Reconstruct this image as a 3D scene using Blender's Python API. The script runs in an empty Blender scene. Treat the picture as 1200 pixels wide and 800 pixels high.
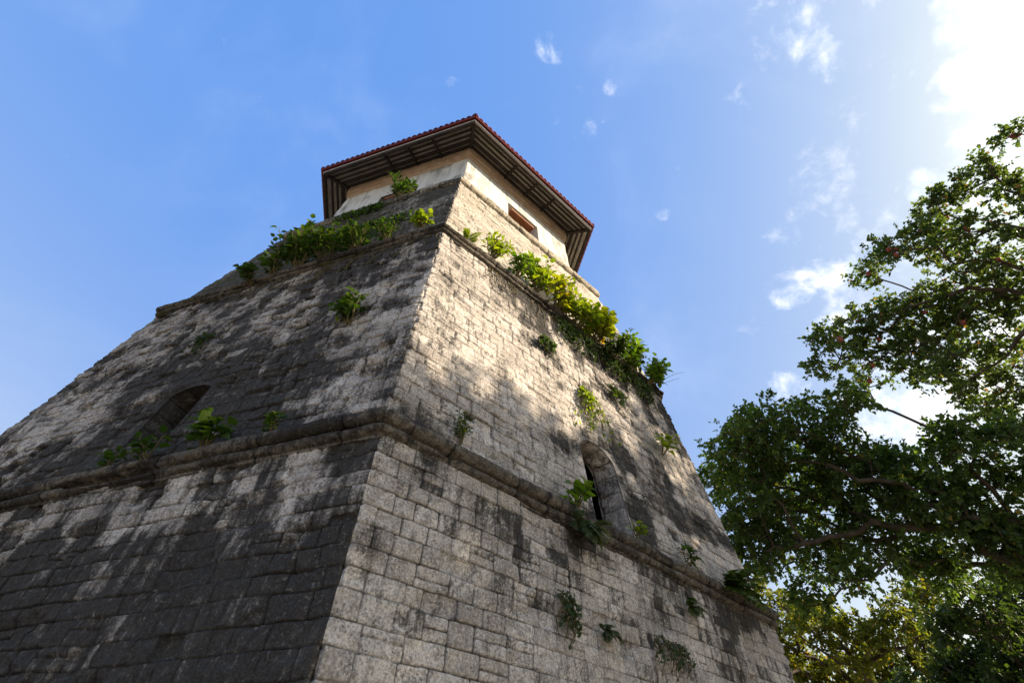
import bpy, math
import numpy as np
from mathutils import Vector, Matrix

# ------------------------------------------------------------------ camera, sky, sun, exposure
scn = bpy.context.scene
COL = scn.collection
R = math.radians

CAM_LOC = Vector((0.0, -9.983, 1.6))
PITCH, ROLL, YAW = R(48.923), R(-1.204), R(13.834)
cam_d = bpy.data.cameras.new('camera')
cam_d.sensor_width = 36.0
cam_d.lens = 16.22
cam_d.clip_end = 6000.0
cam_d.clip_start = 0.05
cam = bpy.data.objects.new('camera', cam_d)
COL.objects.link(cam)
cam.location = CAM_LOC
fwd = Vector((math.sin(YAW) * math.cos(PITCH), math.cos(YAW) * math.cos(PITCH), math.sin(PITCH)))
right = Vector((math.cos(YAW), -math.sin(YAW), 0.0))
up = right.cross(fwd)
r2 = right * math.cos(ROLL) - up * math.sin(ROLL)
u2 = up * math.cos(ROLL) + right * math.sin(ROLL)
m = Matrix((r2, u2, -fwd)).transposed()
cam.rotation_euler = m.to_euler()
scn.camera = cam

SUN_AZ, SUN_EL = R(-22.0), R(28.0)
sun_dir = Vector((math.cos(SUN_AZ) * math.cos(SUN_EL), math.sin(SUN_AZ) * math.cos(SUN_EL), math.sin(SUN_EL)))
sd = bpy.data.lights.new('sun', 'SUN')
sd.energy = 4.4
sd.angle = R(0.55)
sd.color = (1.0, 0.855, 0.65)
so = bpy.data.objects.new('sun', sd)
COL.objects.link(so)
so.rotation_euler = sun_dir.to_track_quat('Z', 'Y').to_euler()
so.location = (30, -12, 25)

scn.view_settings.view_transform = 'Standard'
scn.view_settings.look = 'None'
scn.view_settings.exposure = 1.25
scn.view_settings.gamma = 1.0
scn.view_settings.use_curve_mapping = False


class NT:
    """small node-tree writer"""
    def __init__(s, tree):
        s.t = tree
        tree.nodes.clear()

    def n(s, typ, **kw):
        nd = s.t.nodes.new(typ)
        for k, v in kw.items():
            if k == 'inp':
                for kk, vv in v.items():
                    s.set(nd, kk, vv)
            else:
                setattr(nd, k, v)
        return nd

    def set(s, nd, k, v):
        sock = nd.inputs[k]
        if isinstance(v, bpy.types.NodeSocket):
            s.t.links.new(v, sock)
        else:
            sock.default_value = v

    def math(s, op, a, b=None, c=None, clamp=False):
        nd = s.t.nodes.new('ShaderNodeMath')
        nd.operation = op
        nd.use_clamp = clamp
        for i, v in enumerate((a, b, c)):
            if v is not None:
                s.set(nd, i, v)
        return nd.outputs[0]

    def ss(s, x, lo, hi, a=0.0, b=1.0):
        nd = s.t.nodes.new('ShaderNodeMapRange')
        nd.interpolation_type = 'SMOOTHSTEP'
        s.set(nd, 0, x)
        for i, v in enumerate((lo, hi, a, b)):
            nd.inputs[i + 1].default_value = v
        return nd.outputs[0]

    def mix(s, f, a, b, blend='MIX'):
        nd = s.t.nodes.new('ShaderNodeMix')
        nd.data_type = 'RGBA'
        nd.blend_type = blend
        s.set(nd, 0, f)
        for i, v in ((6, a), (7, b)):
            if isinstance(v, tuple) and len(v) == 3:
                v = v + (1.0,)
            s.set(nd, i, v)
        return nd.outputs[2]

    def noise(s, vec, scale, detail=4.0, rough=0.6, dist=0.0, col=False):
        nd = s.t.nodes.new('ShaderNodeTexNoise')
        s.set(nd, 'Vector', vec)
        nd.inputs['Scale'].default_value = scale
        nd.inputs['Detail'].default_value = detail
        nd.inputs['Roughness'].default_value = rough
        nd.inputs['Distortion'].default_value = dist
        return nd.outputs['Color' if col else 'Fac']

    def attr(s, name, out='Fac'):
        nd = s.t.nodes.new('ShaderNodeAttribute')
        nd.attribute_name = name
        return nd.outputs[out]

    def bump(s, h, strength, dist, nrm=None):
        nd = s.t.nodes.new('ShaderNodeBump')
        nd.inputs['Strength'].default_value = strength
        nd.inputs['Distance'].default_value = dist
        s.set(nd, 'Height', h)
        if nrm is not None:
            s.set(nd, 'Normal', nrm)
        return nd.outputs[0]


# ---- world: Nishita sky and a few clouds that stand in fixed directions of the sky
W = bpy.data.worlds.new('World')
scn.world = W
W.use_nodes = True
w = NT(W.node_tree)
sky = w.n('ShaderNodeTexSky', sky_type='NISHITA', sun_disc=False)
sky.sun_elevation = SUN_EL
sky.sun_rotation = R(90.0) - SUN_AZ
sky.altitude = 50.0
sky.air_density = 1.0
sky.dust_density = 0.9
sky.ozone_density = 2.5
tc = w.n('ShaderNodeTexCoord')
raw_dir = tc.outputs['Generated']
wn = w.noise(raw_dir, 9.0, 5.0, 0.6, 0.0, True)
wv = w.n('ShaderNodeVectorMath', operation='SUBTRACT')
w.set(wv, 0, wn)
wv.inputs[1].default_value = (0.5, 0.5, 0.5)
ws = w.n('ShaderNodeVectorMath', operation='MULTIPLY_ADD')
w.set(ws, 0, wv.outputs[0])
ws.inputs[1].default_value = (0.11, 0.11, 0.11)
w.set(ws, 2, raw_dir)
wnrm = w.n('ShaderNodeVectorMath', operation='NORMALIZE')
w.set(wnrm, 0, ws.outputs[0])
dirv = wnrm.outputs[0]


def cloud_mask(cx, cy, cz, rad_deg, soft):
    c = Vector((cx, cy, cz)).normalized()
    d = w.n('ShaderNodeVectorMath', operation='DOT_PRODUCT')
    w.set(d, 0, dirv)
    d.inputs[1].default_value = c
    return w.ss(d.outputs['Value'], math.cos(R(rad_deg)), math.cos(R(rad_deg * soft)))


CLOUDS = [  # direction, radius in degrees, core, weight
    (0.690, -0.030, 0.722, 6.0, 0.2, 1.0), (0.750, 0.030, 0.660, 7.0, 0.2, 1.0), (0.62, -0.105, 0.778, 5.0, 0.2, 1.0),
    (0.78, -0.22, 0.59, 15.0, 0.3, 1.0), (0.72, 0.115, 0.685, 3.2, 0.2, 0.72),  # first one: unseen bank beside the sun, widened for fill light
    (0.637, 0.298, 0.711, 3.1, 0.1, 0.74), (0.622, 0.350, 0.700, 2.6, 0.1, 0.70), (0.669, 0.262, 0.696, 2.4, 0.1, 0.74),
    (0.668, 0.222, 0.710, 1.9, 0.1, 0.62),
    (0.461, -0.003, 0.888, 4.6, 0.1, 0.60), (0.504, 0.019, 0.864, 4.0, 0.1, 0.60), (0.414, -0.017, 0.910, 3.6, 0.1, 0.46),
    (0.093, 0.133, 0.987, 2.8, 0.1, 0.64), (0.150, 0.140, 0.979, 1.4, 0.1, 0.34), (0.205, 0.240, 0.949, 1.8, 0.1, 0.42),
    (0.224, 0.153, 0.963, 1.8, 0.1, 0.30), (0.373, 0.326, 0.869, 1.6, 0.1, 0.50),
    (0.766, 0.410, 0.496, 7.0, 0.2, 0.85), (0.678, 0.354, 0.644, 3.2, 0.1, 0.74), (0.653, 0.473, 0.591, 2.8, 0.1, 0.70),
    (0.572, 0.614, 0.545, 1.9, 0.1, 0.58), (0.66, 0.26, 0.70, 14.0, 0.1, 0.42), (0.52, 0.02, 0.86, 12.0, 0.1, 0.36), (0.687, 0.131, 0.714, 2.6, 0.1, 0.66), (0.80, 0.30, 0.52, 9.0, 0.2, 0.80),
]
msk = None
for cx, cy, cz, rd, sf, wt in CLOUDS:
    v = w.math('MULTIPLY', cloud_mask(cx, cy, cz, rd, sf), wt)
    msk = v if msk is None else w.math('SMOOTH_MAX', msk, v, 0.12)
stretch = w.n('ShaderNodeMapping')
w.set(stretch, 'Vector', raw_dir)
stretch.inputs['Scale'].default_value = (1.0, 1.0, 1.0)
nz = w.noise(stretch.outputs[0], 11.0, 7.0, 0.62, 0.35)
nz2 = w.noise(stretch.outputs[0], 34.0, 5.0, 0.6, 0.2)
nn = w.math('ADD', w.math('MULTIPLY', nz, 0.72), w.math('MULTIPLY', nz2, 0.28))
dens = w.math('ADD', msk, w.math('MULTIPLY_ADD', nn, 2.3, -1.15))
cl = w.ss(dens, 0.34, 1.22)
cirrus = w.ss(w.noise(stretch.outputs[0], 2.6, 6.0, 0.55, 0.6), 0.42, 0.80, 0.0, 0.12)
cl = w.math('MAXIMUM', cl, cirrus)
SKY_K = 0.15
bg_sky = w.n('ShaderNodeBackground')
hs = w.n('ShaderNodeHueSaturation')
hs.inputs['Saturation'].default_value = 1.14
hs.inputs['Value'].default_value = 1.34
w.set(hs, 'Color', sky.outputs[0])
# camera-like shoulder for the blue sky: deep blue overhead, paling to white toward the sun and the horizon
sep = w.n('ShaderNodeSeparateColor')
w.set(sep, 'Color', hs.outputs[0])
KD = 0.357
red = w.math('MINIMUM', w.math('MULTIPLY', sep.outputs[0], 0.93), 0.97 / KD)
cmb = w.n('ShaderNodeCombineColor')
w.set(cmb, 0, red)
w.set(cmb, 1, w.math('MULTIPLY_ADD', red, 0.835, 0.232 / KD))
w.set(cmb, 2, w.math('MULTIPLY_ADD', red, 0.18, 0.84 / KD))
w.set(bg_sky, 'Color', cmb.outputs[0])
bg_sky.inputs['Strength'].default_value = SKY_K
bg_cl = w.n('ShaderNodeBackground')
w.set(bg_cl, 'Color', w.mix(w.ss(nn, 0.40, 0.62), (0.72, 0.80, 0.90), (1.0, 0.985, 0.96)))
bg_cl.inputs['Strength'].default_value = 0.62
mx = w.n('ShaderNodeMixShader')
w.set(mx, 0, cl)
w.t.links.new(bg_sky.outputs[0], mx.inputs[1])
w.t.links.new(bg_cl.outputs[0], mx.inputs[2])
wo = w.n('ShaderNodeOutputWorld')
w.t.links.new(mx.outputs[0], wo.inputs[0])


# ------------------------------------------------------------------ numeric helpers
def sstep(x, a, b):
    t = np.clip((x - a) / (b - a), 0, 1)
    return t * t * (3 - 2 * t)


def hash2(ix, iy, seed):
    ix = ix.astype(np.int64).astype(np.uint64)
    iy = iy.astype(np.int64).astype(np.uint64)
    h = ix * np.uint64(0x9E3779B97F4A7C15) + iy * np.uint64(0xC2B2AE3D27D4EB4F) + np.uint64(seed * 7919 + 12345)
    h ^= h >> np.uint64(29)
    h *= np.uint64(0xBF58476D1CE4E5B9)
    h ^= h >> np.uint64(32)
    h *= np.uint64(0x94D049BB133111EB)
    h ^= h >> np.uint64(29)
    return (h >> np.uint64(40)).astype(np.float64) / float(1 << 24)


np.seterr(over='ignore')


def vnoise(x, y, seed):
    x = np.asarray(x, float)
    y = np.asarray(y, float)
    ix = np.floor(x)
    iy = np.floor(y)
    fx = x - ix
    fy = y - iy
    fx = fx * fx * fx * (fx * (fx * 6 - 15) + 10)
    fy = fy * fy * fy * (fy * (fy * 6 - 15) + 10)
    a = hash2(ix, iy, seed)
    b = hash2(ix + 1, iy, seed)
    c = hash2(ix, iy + 1, seed)
    d = hash2(ix + 1, iy + 1, seed)
    return (a + (b - a) * fx) * (1 - fy) + (c + (d - c) * fx) * fy


def fbm(x, y, seed, octv=4, gain=0.5):
    s = 0.0
    amp = 1.0
    tot = 0.0
    x = np.asarray(x, float)
    y = np.asarray(y, float)
    for o in range(octv):
        s = s + amp * vnoise(x * 2.03 ** o + 17.3 * o, y * 2.03 ** o - 9.1 * o, seed + o * 31)
        tot += amp
        amp *= gain
    return s / tot


def tag(o, label=None, cat=None, group=None, kind=None):
    if label: o['label'] = label
    if cat: o['category'] = cat
    if group: o['group'] = group
    if kind: o['kind'] = kind
    return o


def empty(name, loc):
    o = bpy.data.objects.new(name, None)
    o.empty_display_size = 0.2
    COL.objects.link(o)
    o.location = loc
    return o


def link_mesh(name, V, faces, mats, parent=None, smooth=True, attrs=None, corner_counts=None, mat_idx=None):
    """V (n,3); faces: list of arrays (m,k) of one polygon size each. World coordinates; parented without moving."""
    me = bpy.data.meshes.new(name)
    V = np.asarray(V, np.float32)
    loops = np.concatenate([np.asarray(f).ravel() for f in faces]).astype(np.int32)
    sizes = np.concatenate([np.full(len(f), np.asarray(f).shape[1]) for f in faces]).astype(np.int32)
    starts = np.concatenate([[0], np.cumsum(sizes)[:-1]]).astype(np.int32)
    off = np.zeros(3)
    if parent is not None:
        off = np.array(world_loc(parent))
    me.vertices.add(len(V))
    me.vertices.foreach_set('co', (V - off.astype(np.float32)).ravel())
    me.loops.add(len(loops))
    me.loops.foreach_set('vertex_index', loops)
    me.polygons.add(len(sizes))
    me.polygons.foreach_set('loop_start', starts)
    me.polygons.foreach_set('loop_total', sizes)
    me.polygons.foreach_set('use_smooth', np.full(len(sizes), bool(smooth)))
    if not isinstance(mats, (list, tuple)):
        mats = [mats]
    for mm in mats:
        me.materials.append(mm)
    if mat_idx is not None:
        me.polygons.foreach_set('material_index', np.asarray(mat_idx, np.int32))
    if attrs:
        for k, a in attrs.items():
            at = me.attributes.new(k, 'FLOAT', 'POINT')
            at.data.foreach_set('value', np.asarray(a, np.float32))
    me.update(calc_edges=True)
    me.validate()
    o = bpy.data.objects.new(name, me)
    COL.objects.link(o)
    if parent is not None:
        o.parent = parent
    return o


def world_loc(o):
    v = Vector((0, 0, 0))
    while o is not None:
        v = v + o.location
        o = o.parent
    return v


class MB:
    """collects boxes / tubes into one mesh"""
    def __init__(s):
        s.V = []
        s.q = []
        s.n = 0

    def add(s, V, Q):
        s.V.append(np.asarray(V, float))
        s.q.append(np.asarray(Q, int) + s.n)
        s.n += len(V)

    def bar(s, a, b, wd, ht, upv=(0, 0, 1), bev=0.006):
        """rectangular bar with chamfered long edges from a to b"""
        a = np.asarray(a, float); b = np.asarray(b, float)
        d = (b - a) / np.linalg.norm(b - a)
        sv = np.cross(d, np.asarray(upv, float)); sv /= np.linalg.norm(sv)
        uv = np.cross(sv, d)
        hw, hh = wd / 2, ht / 2
        prof = [(-hw + bev, -hh), (hw - bev, -hh), (hw, -hh + bev), (hw, hh - bev), (hw - bev, hh), (-hw + bev, hh), (-hw, hh - bev), (-hw, -hh + bev)]
        V = [a + sv * x + uv * y for x, y in prof] + [b + sv * x + uv * y for x, y in prof]
        V += [a, b]
        Q = [(i, (i + 1) % 8, 8 + (i + 1) % 8, 8 + i) for i in range(8)]
        for i in range(0, 8, 2):
            Q.append((16, (i + 2) % 8, (i + 1) % 8, i))
            Q.append((17, 8 + i, 8 + i + 1, 8 + (i + 2) % 8))
        s.add(V, Q)

    def tube(s, pts, rad, ns=6):
        P = np.asarray(pts, float)
        rad = np.broadcast_to(np.asarray(rad, float), (len(P),))
        T = np.gradient(P, axis=0)
        T /= np.linalg.norm(T, axis=1)[:, None] + 1e-9
        ref = np.array([0.31, 0.17, 0.93])
        A = np.cross(T, ref); A /= np.linalg.norm(A, axis=1)[:, None] + 1e-9
        B = np.cross(T, A)
        th = np.arange(ns) * 2 * np.pi / ns
        V = P[:, None, :] + rad[:, None, None] * (np.cos(th)[None, :, None] * A[:, None, :] + np.sin(th)[None, :, None] * B[:, None, :])
        V = V.reshape(-1, 3)
        Q = []
        for i in range(len(P) - 1):
            for j in range(ns):
                Q.append((i * ns + j, i * ns + (j + 1) % ns, (i + 1) * ns + (j + 1) % ns, (i + 1) * ns + j))
        s.add(V, Q)

    def build(s, name, mat, parent=None, smooth=False):
        return link_mesh(name, np.concatenate(s.V), [np.concatenate(s.q)], mat, parent, smooth)


# ------------------------------------------------------------------ materials
def new_mat(name):
    mt = bpy.data.materials.new(name)
    mt.use_nodes = True
    t = NT(mt.node_tree)
    out = t.n('ShaderNodeOutputMaterial')
    b = t.n('ShaderNodeBsdfPrincipled')
    t.t.links.new(b.outputs[0], out.inputs[0])
    b.inputs['Specular IOR Level'].default_value = 0.2
    b.inputs['Roughness'].default_value = 0.9
    return mt, t, b, out


def stone_material(name, c0, c1, c2, dark, bump=1.0):
    """limestone: per-block tint, mortar joints, algae stains with painted shade, moss; all attributes live on the mesh"""
    mt, t, b, out = new_mat(name)
    P = t.n('ShaderNodeTexCoord').outputs['Object']
    tint = t.attr('tint')
    joint = t.attr('joint')
    grime_shade = t.attr('grime_shade')
    moss = t.attr('moss')
    n1 = t.noise(P, 2.2, 6, 0.62)
    n2 = t.noise(P, 13.0, 7, 0.68)
    n3 = t.noise(P, 55.0, 6, 0.7)
    mp = t.n('ShaderNodeMapping')
    t.set(mp, 'Vector', P)
    mp.inputs['Scale'].default_value = (9.0, 9.0, 1.1)
    streak = t.noise(mp.outputs[0], 1.6, 6, 0.65)
    base = t.mix(tint, c0, c1)
    base = t.mix(t.ss(n1, 0.46, 0.64, 0.0, 0.85), base, c2)
    base = t.mix(t.ss(t.noise(P, 0.7, 4, 0.6), 0.52, 0.68, 0.0, 0.5), base, tuple(x * 1.15 for x in c2))
    # weathered crust: mid-scale lighter and darker flecks
    base = t.mix(t.ss(n2, 0.47, 0.62, 0.0, 0.65), base, tuple(x * 0.48 for x in c0))
    n4 = t.noise(P, 120.0, 3, 0.7)
    base = t.mix(t.ss(n4, 0.50, 0.66, 0.0, 0.6), base, tuple(x * 0.36 for x in c0))
    base = t.mix(t.ss(n3, 0.51, 0.63, 0.0, 0.70), base, tuple(x * 0.34 for x in c0))
    base = t.mix(t.ss(n3, 0.47, 0.36, 0.0, 0.55), base, tuple(min(1, x * 1.3) for x in c1))
    base = t.mix(t.ss(streak, 0.54, 0.66, 0.0, 0.45), base, tuple(x * 0.45 for x in c0))
    # small pits
    vor = t.n('ShaderNodeTexVoronoi')
    t.set(vor, 'Vector', P)
    vor.inputs['Scale'].default_value = 46.0
    vor.inputs['Randomness'].default_value = 1.0
    pitsel = t.ss(t.noise(P, 7.0, 3, 0.5), 0.52, 0.62)
    pit = t.math('MULTIPLY', t.ss(vor.outputs['Distance'], 0.34, 0.16), pitsel)
    base = t.mix(t.math('MULTIPLY', pit, 0.7), base, dark)
    # even grey-brown film: algae plus painted-in shade of the left face, then darker stains
    film = t.ss(t.math('ADD', grime_shade, t.math('MULTIPLY_ADD', n1, 0.5, -0.25)), 0.02, 0.85, 0.0, 0.42)
    base = t.mix(film, base, t.mix(n2, (0.085, 0.070, 0.055), (0.165, 0.140, 0.115)))
    g = t.math('MINIMUM', t.math('ADD', grime_shade, t.math('MULTIPLY_ADD', tint, 0.34, -0.17)), 0.98)
    g = t.math('ADD', g, t.math('MULTIPLY_ADD', n2, 1.1, -0.55))
    g = t.math('ADD', g, t.math('MULTIPLY_ADD', n1, 0.7, -0.35))
    g = t.math('ADD', g, t.math('MULTIPLY_ADD', streak, 1.3, -0.65))
    g = t.math('ADD', g, t.math('MULTIPLY_ADD', n3, 1.1, -0.55))
    gm = t.ss(g, 0.20, 0.88, 0.0, 0.95)
    base = t.mix(gm, base, t.mix(t.ss(n3, 0.35, 0.65), tuple(x * 0.7 for x in dark), tuple(x * 2.6 for x in dark)))
    # pale lichen crust over the dark stains
    lich = t.math('MULTIPLY', t.ss(t.noise(P, 24.0, 5, 0.7), 0.56, 0.66), t.ss(n1, 0.40, 0.60))
    base = t.mix(t.math('MULTIPLY', lich, 0.38), base, (0.30, 0.275, 0.245))
    ms = t.ss(t.math('ADD', moss, t.math('MULTIPLY_ADD', n2, 1.2, -0.6)), 0.40, 0.75, 0.0, 0.9)
    base = t.mix(ms, base, t.mix(n3, (0.030, 0.036, 0.010), (0.12, 0.12, 0.022)))
    base = t.mix(t.math('MULTIPLY', joint, 0.9), base, tuple(x * 0.7 for x in dark))
    t.set(b, 'Base Color', base)
    b.inputs['Roughness'].default_value = 0.95
    b.inputs['Specular IOR Level'].default_value = 0.12
    h = t.math('ADD', t.math('MULTIPLY', n2, 0.9), t.math('MULTIPLY', n3, 0.45))
    h = t.math('ADD', h, t.math('MULTIPLY', streak, 0.25))
    h = t.math('ADD', h, t.math('MULTIPLY', pit, -0.5))
    t.set(b, 'Normal', t.bump(h, 0.55 * bump, 0.035))
    return mt


M = {}
M['stone'] = stone_material('coral_limestone', (0.43, 0.375, 0.325), (0.68, 0.61, 0.54), (0.29, 0.252, 0.217), (0.022, 0.020, 0.0185))
M['stone_pale'] = stone_material('pale_limestone', (0.47, 0.41, 0.335), (0.61, 0.545, 0.455), (0.36, 0.30, 0.23), (0.03, 0.027, 0.02))
M['molding'] = stone_material('weathered_moulding_stone', (0.15, 0.125, 0.098), (0.23, 0.195, 0.155), (0.09, 0.077, 0.06), (0.016, 0.014, 0.012))
M['ledge'] = stone_material('ledge_stone', (0.42, 0.36, 0.27), (0.55, 0.48, 0.36), (0.30, 0.24, 0.17), (0.03, 0.027, 0.022))


def simple_mat(name, cols, scale=6.0, rough=0.85, bump=0.2, dist=0.01, spec=0.2, stretch=(1, 1, 1), lo=0.38, hi=0.64):
    mt, t, b, out = new_mat(name)
    P = t.n('ShaderNodeTexCoord').outputs['Object']
    mp = t.n('ShaderNodeMapping')
    t.set(mp, 'Vector', P)
    mp.inputs['Scale'].default_value = stretch
    a = t.noise(mp.outputs[0], scale, 6, 0.65)
    c = t.noise(mp.outputs[0], scale * 6.5, 4, 0.6)
    base = t.mix(t.ss(a, lo, hi), cols[0], cols[1])
    if len(cols) > 2:
        base = t.mix(t.ss(c, 0.56, 0.72, 0, 0.8), base, cols[2])
    t.set(b, 'Base Color', base)
    b.inputs['Roughness'].default_value = rough
    b.inputs['Specular IOR Level'].default_value = spec
    t.set(b, 'Normal', t.bump(t.math('ADD', a, t.math('MULTIPLY', c, 0.4)), bump, dist))
    return mt


def plaster_material():
    mt, t, b, out = new_mat('lime_plaster')
    P = t.n('ShaderNodeTexCoord').outputs['Object']
    a = t.noise(P, 1.7, 6, 0.6)
    c = t.noise(P, 19.0, 6, 0.7)
    mp = t.n('ShaderNodeMapping')
    t.set(mp, 'Vector', P)
    mp.inputs['Scale'].default_value = (5, 5, 0.5)
    s = t.noise(mp.outputs[0], 1.5, 5, 0.6)
    base = t.mix(t.ss(a, 0.35, 0.7), (0.62, 0.59, 0.53), (0.52, 0.485, 0.425))
    base = t.mix(t.ss(s, 0.48, 0.70, 0, 0.65), base, (0.30, 0.265, 0.215))
    base = t.mix(t.ss(c, 0.60, 0.74, 0, 0.5), base, (0.40, 0.35, 0.28))
    base = t.mix(t.attr('grime_shade'), base, (0.09, 0.08, 0.065))
    t.set(b, 'Base Color', base)
    b.inputs['Roughness'].default_value = 0.92
    t.set(b, 'Normal', t.bump(t.math('ADD', t.math('MULTIPLY', a, 1.2), c), 0.35, 0.02))
    return mt


M['plaster'] = plaster_material()


def brick_material():
    mt, t, b, out = new_mat('orange_brick')
    P = t.n('ShaderNodeTexCoord').outputs['Object']
    base = t.mix(t.attr('tint'), (0.36, 0.235, 0.15), (0.46, 0.335, 0.235))
    n = t.noise(P, 14, 6, 0.65)
    base = t.mix(t.ss(n, 0.5, 0.7, 0, 0.6), base, (0.33, 0.20, 0.11))
    base = t.mix(t.math('MULTIPLY', t.attr('joint'), 0.7), base, (0.34, 0.29, 0.22))
    t.set(b, 'Base Color', base)
    t.set(b, 'Normal', t.bump(n, 0.4, 0.02))
    return mt


M['brick'] = brick_material()
M['dark_wood'] = simple_mat('dark_stained_wood', [(0.020, 0.014, 0.012), (0.040, 0.028, 0.022), (0.075, 0.056, 0.042)], 3.0, 0.7, 0.4, 0.006)
M['deck'] = simple_mat('grey_roof_underside', [(0.36, 0.32, 0.265), (0.24, 0.21, 0.175), (0.44, 0.40, 0.34)], 2.5, 0.7, 0.15, 0.01)
M['red'] = simple_mat('red_painted_metal', [(0.17, 0.018, 0.022), (0.11, 0.014, 0.018), (0.22, 0.04, 0.04)], 3.0, 0.45, 0.1, 0.004, 0.4)
M['white_trim'] = simple_mat('white_painted_trim', [(0.78, 0.74, 0.70), (0.62, 0.57, 0.53)], 5.0, 0.5, 0.1, 0.003, 0.3)
M['brown_wood'] = simple_mat('reddish_brown_wood', [(0.26, 0.115, 0.055), (0.17, 0.072, 0.036), (0.33, 0.17, 0.085)], 4.0, 0.7, 0.4, 0.006, stretch=(1, 1, 5))
M['bark'] = simple_mat('grey_brown_bark', [(0.055, 0.041, 0.030), (0.095, 0.072, 0.052), (0.028, 0.022, 0.016)], 5.0, 0.95, 0.8, 0.03, stretch=(1, 1, 0.3))
M['twig'] = simple_mat('green_brown_stem', [(0.085, 0.075, 0.030), (0.13, 0.10, 0.045)], 9.0, 0.85, 0.3, 0.004)
M['dry'] = simple_mat('dry_brown_vine', [(0.075, 0.058, 0.030), (0.15, 0.12, 0.06), (0.045, 0.04, 0.018)], 9.0, 0.95, 0.3, 0.004)
M['pod'] = simple_mat('pink_red_pod', [(0.36, 0.10, 0.075), (0.24, 0.07, 0.05), (0.44, 0.20, 0.15)], 9.0, 0.6, 0.4, 0.01)
M['ground'] = simple_mat('grass_and_dry_soil', [(0.27, 0.235, 0.20), (0.15, 0.145, 0.10), (0.34, 0.305, 0.265)], 0.35, 0.95, 0.5, 0.05)


def leaf_material(name, ca, cb, trans, tmul=(1.6, 1.9, 0.7), gloss=0.35, old=None):
    mt = bpy.data.materials.new(name)
    mt.use_nodes = True
    t = NT(mt.node_tree)
    out = t.n('ShaderNodeOutputMaterial')
    lv = t.attr('leafvar')
    col = t.mix(lv, ca, cb)
    if old:
        col = t.mix(t.ss(lv, 0.978, 0.985), col, old)
    b = t.n('ShaderNodeBsdfPrincipled')
    t.set(b, 'Base Color', col)
    b.inputs['Roughness'].default_value = 0.5
    b.inputs['Specular IOR Level'].default_value = gloss
    tr = t.n('ShaderNodeBsdfTranslucent')
    tcol = t.mix(1.0, col, tuple(tmul), 'MULTIPLY')
    t.set(tr, 'Color', tcol)
    mxs = t.n('ShaderNodeMixShader')
    mxs.inputs[0].default_value = trans
    t.t.links.new(b.outputs[0], mxs.inputs[1])
    t.t.links.new(tr.outputs[0], mxs.inputs[2])
    t.t.links.new(mxs.outputs[0], out.inputs[0])
    return mt


M['leaf_tree'] = leaf_material('dark_green_tree_leaf', (0.028, 0.050, 0.020), (0.074, 0.106, 0.030), 0.48, (2.9, 3.1, 0.8), 0.35, (0.20, 0.15, 0.03))
M['leaf_pod'] = leaf_material('olive_tree_leaf', (0.033, 0.052, 0.021), (0.086, 0.112, 0.032), 0.50, (2.6, 2.7, 0.8), 0.35, (0.20, 0.09, 0.035))
M['leaf_yellow'] = leaf_material('yellow_green_tree_leaf', (0.065, 0.09, 0.016), (0.15, 0.155, 0.024), 0.54, (2.3, 2.2, 0.6), 0.3, (0.42, 0.24, 0.03))
M['leaf_deep'] = leaf_material('deep_green_tree_leaf', (0.026, 0.045, 0.014), (0.060, 0.085, 0.022), 0.40, (2.2, 2.4, 0.7), 0.35, (0.14, 0.11, 0.02))
M['leaf_wall'] = leaf_material('sunlit_green_wall_leaf', (0.085, 0.135, 0.014), (0.185, 0.235, 0.024), 0.50, (2.2, 2.1, 0.4), 0.3, (0.36, 0.28, 0.03))  # lit copy of the wall leaf, colour brightened for sunlit plants
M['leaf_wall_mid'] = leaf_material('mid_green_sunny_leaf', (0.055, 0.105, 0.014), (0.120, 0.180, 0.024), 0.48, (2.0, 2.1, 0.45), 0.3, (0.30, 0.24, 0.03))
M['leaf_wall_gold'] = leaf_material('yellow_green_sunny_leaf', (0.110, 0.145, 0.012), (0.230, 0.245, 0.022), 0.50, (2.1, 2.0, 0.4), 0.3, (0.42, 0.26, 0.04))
M['leaf_shade'] = leaf_material('shaded_green_wall_leaf', (0.028, 0.054, 0.010), (0.062, 0.100, 0.016), 0.42, (1.7, 1.8, 0.6), 0.3, (0.20, 0.22, 0.03))  # shaded copy of the wall leaf, colour darkened for plants in shade
M['fern'] = leaf_material('deep_green_fern', (0.026, 0.050, 0.020), (0.060, 0.085, 0.030), 0.35, (1.5, 1.6, 0.6), 0.2)

# ------------------------------------------------------------------ the hexagonal tower
PHI = -2.57572481
C30 = math.cos(R(30))


def cdir(k):
    a = R(-90 + PHI + 60 * k)
    return np.array([math.cos(a), math.sin(a), 0.0])


def fdir(k):
    a = R(-90 + PHI + 60 * k + 30)
    return np.array([math.cos(a), math.sin(a), 0.0])


def edir(k):
    d = cdir(k + 1) - cdir(k)
    return d / np.linalg.norm(d)


def fpt(k, u, rc, z, out=0.0):
    """point on face k: u along the face from its middle, rc = circumradius there, out = metres proud of it"""
    return fdir(k) * (rc * C30 + out) + edir(k) * u + np.array([0, 0, z])


TIER = [(6.64, -0.3, 6.695, 4.02), (6.66, 4.02, 6.08, 8.70), (6.06, 8.70, 5.17, 13.0)]


def rad_at(tier, z):
    r0, z0, r1, z1 = TIER[tier]
    return r0 + (r1 - r0) * (z - z0) / (z1 - z0)


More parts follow.
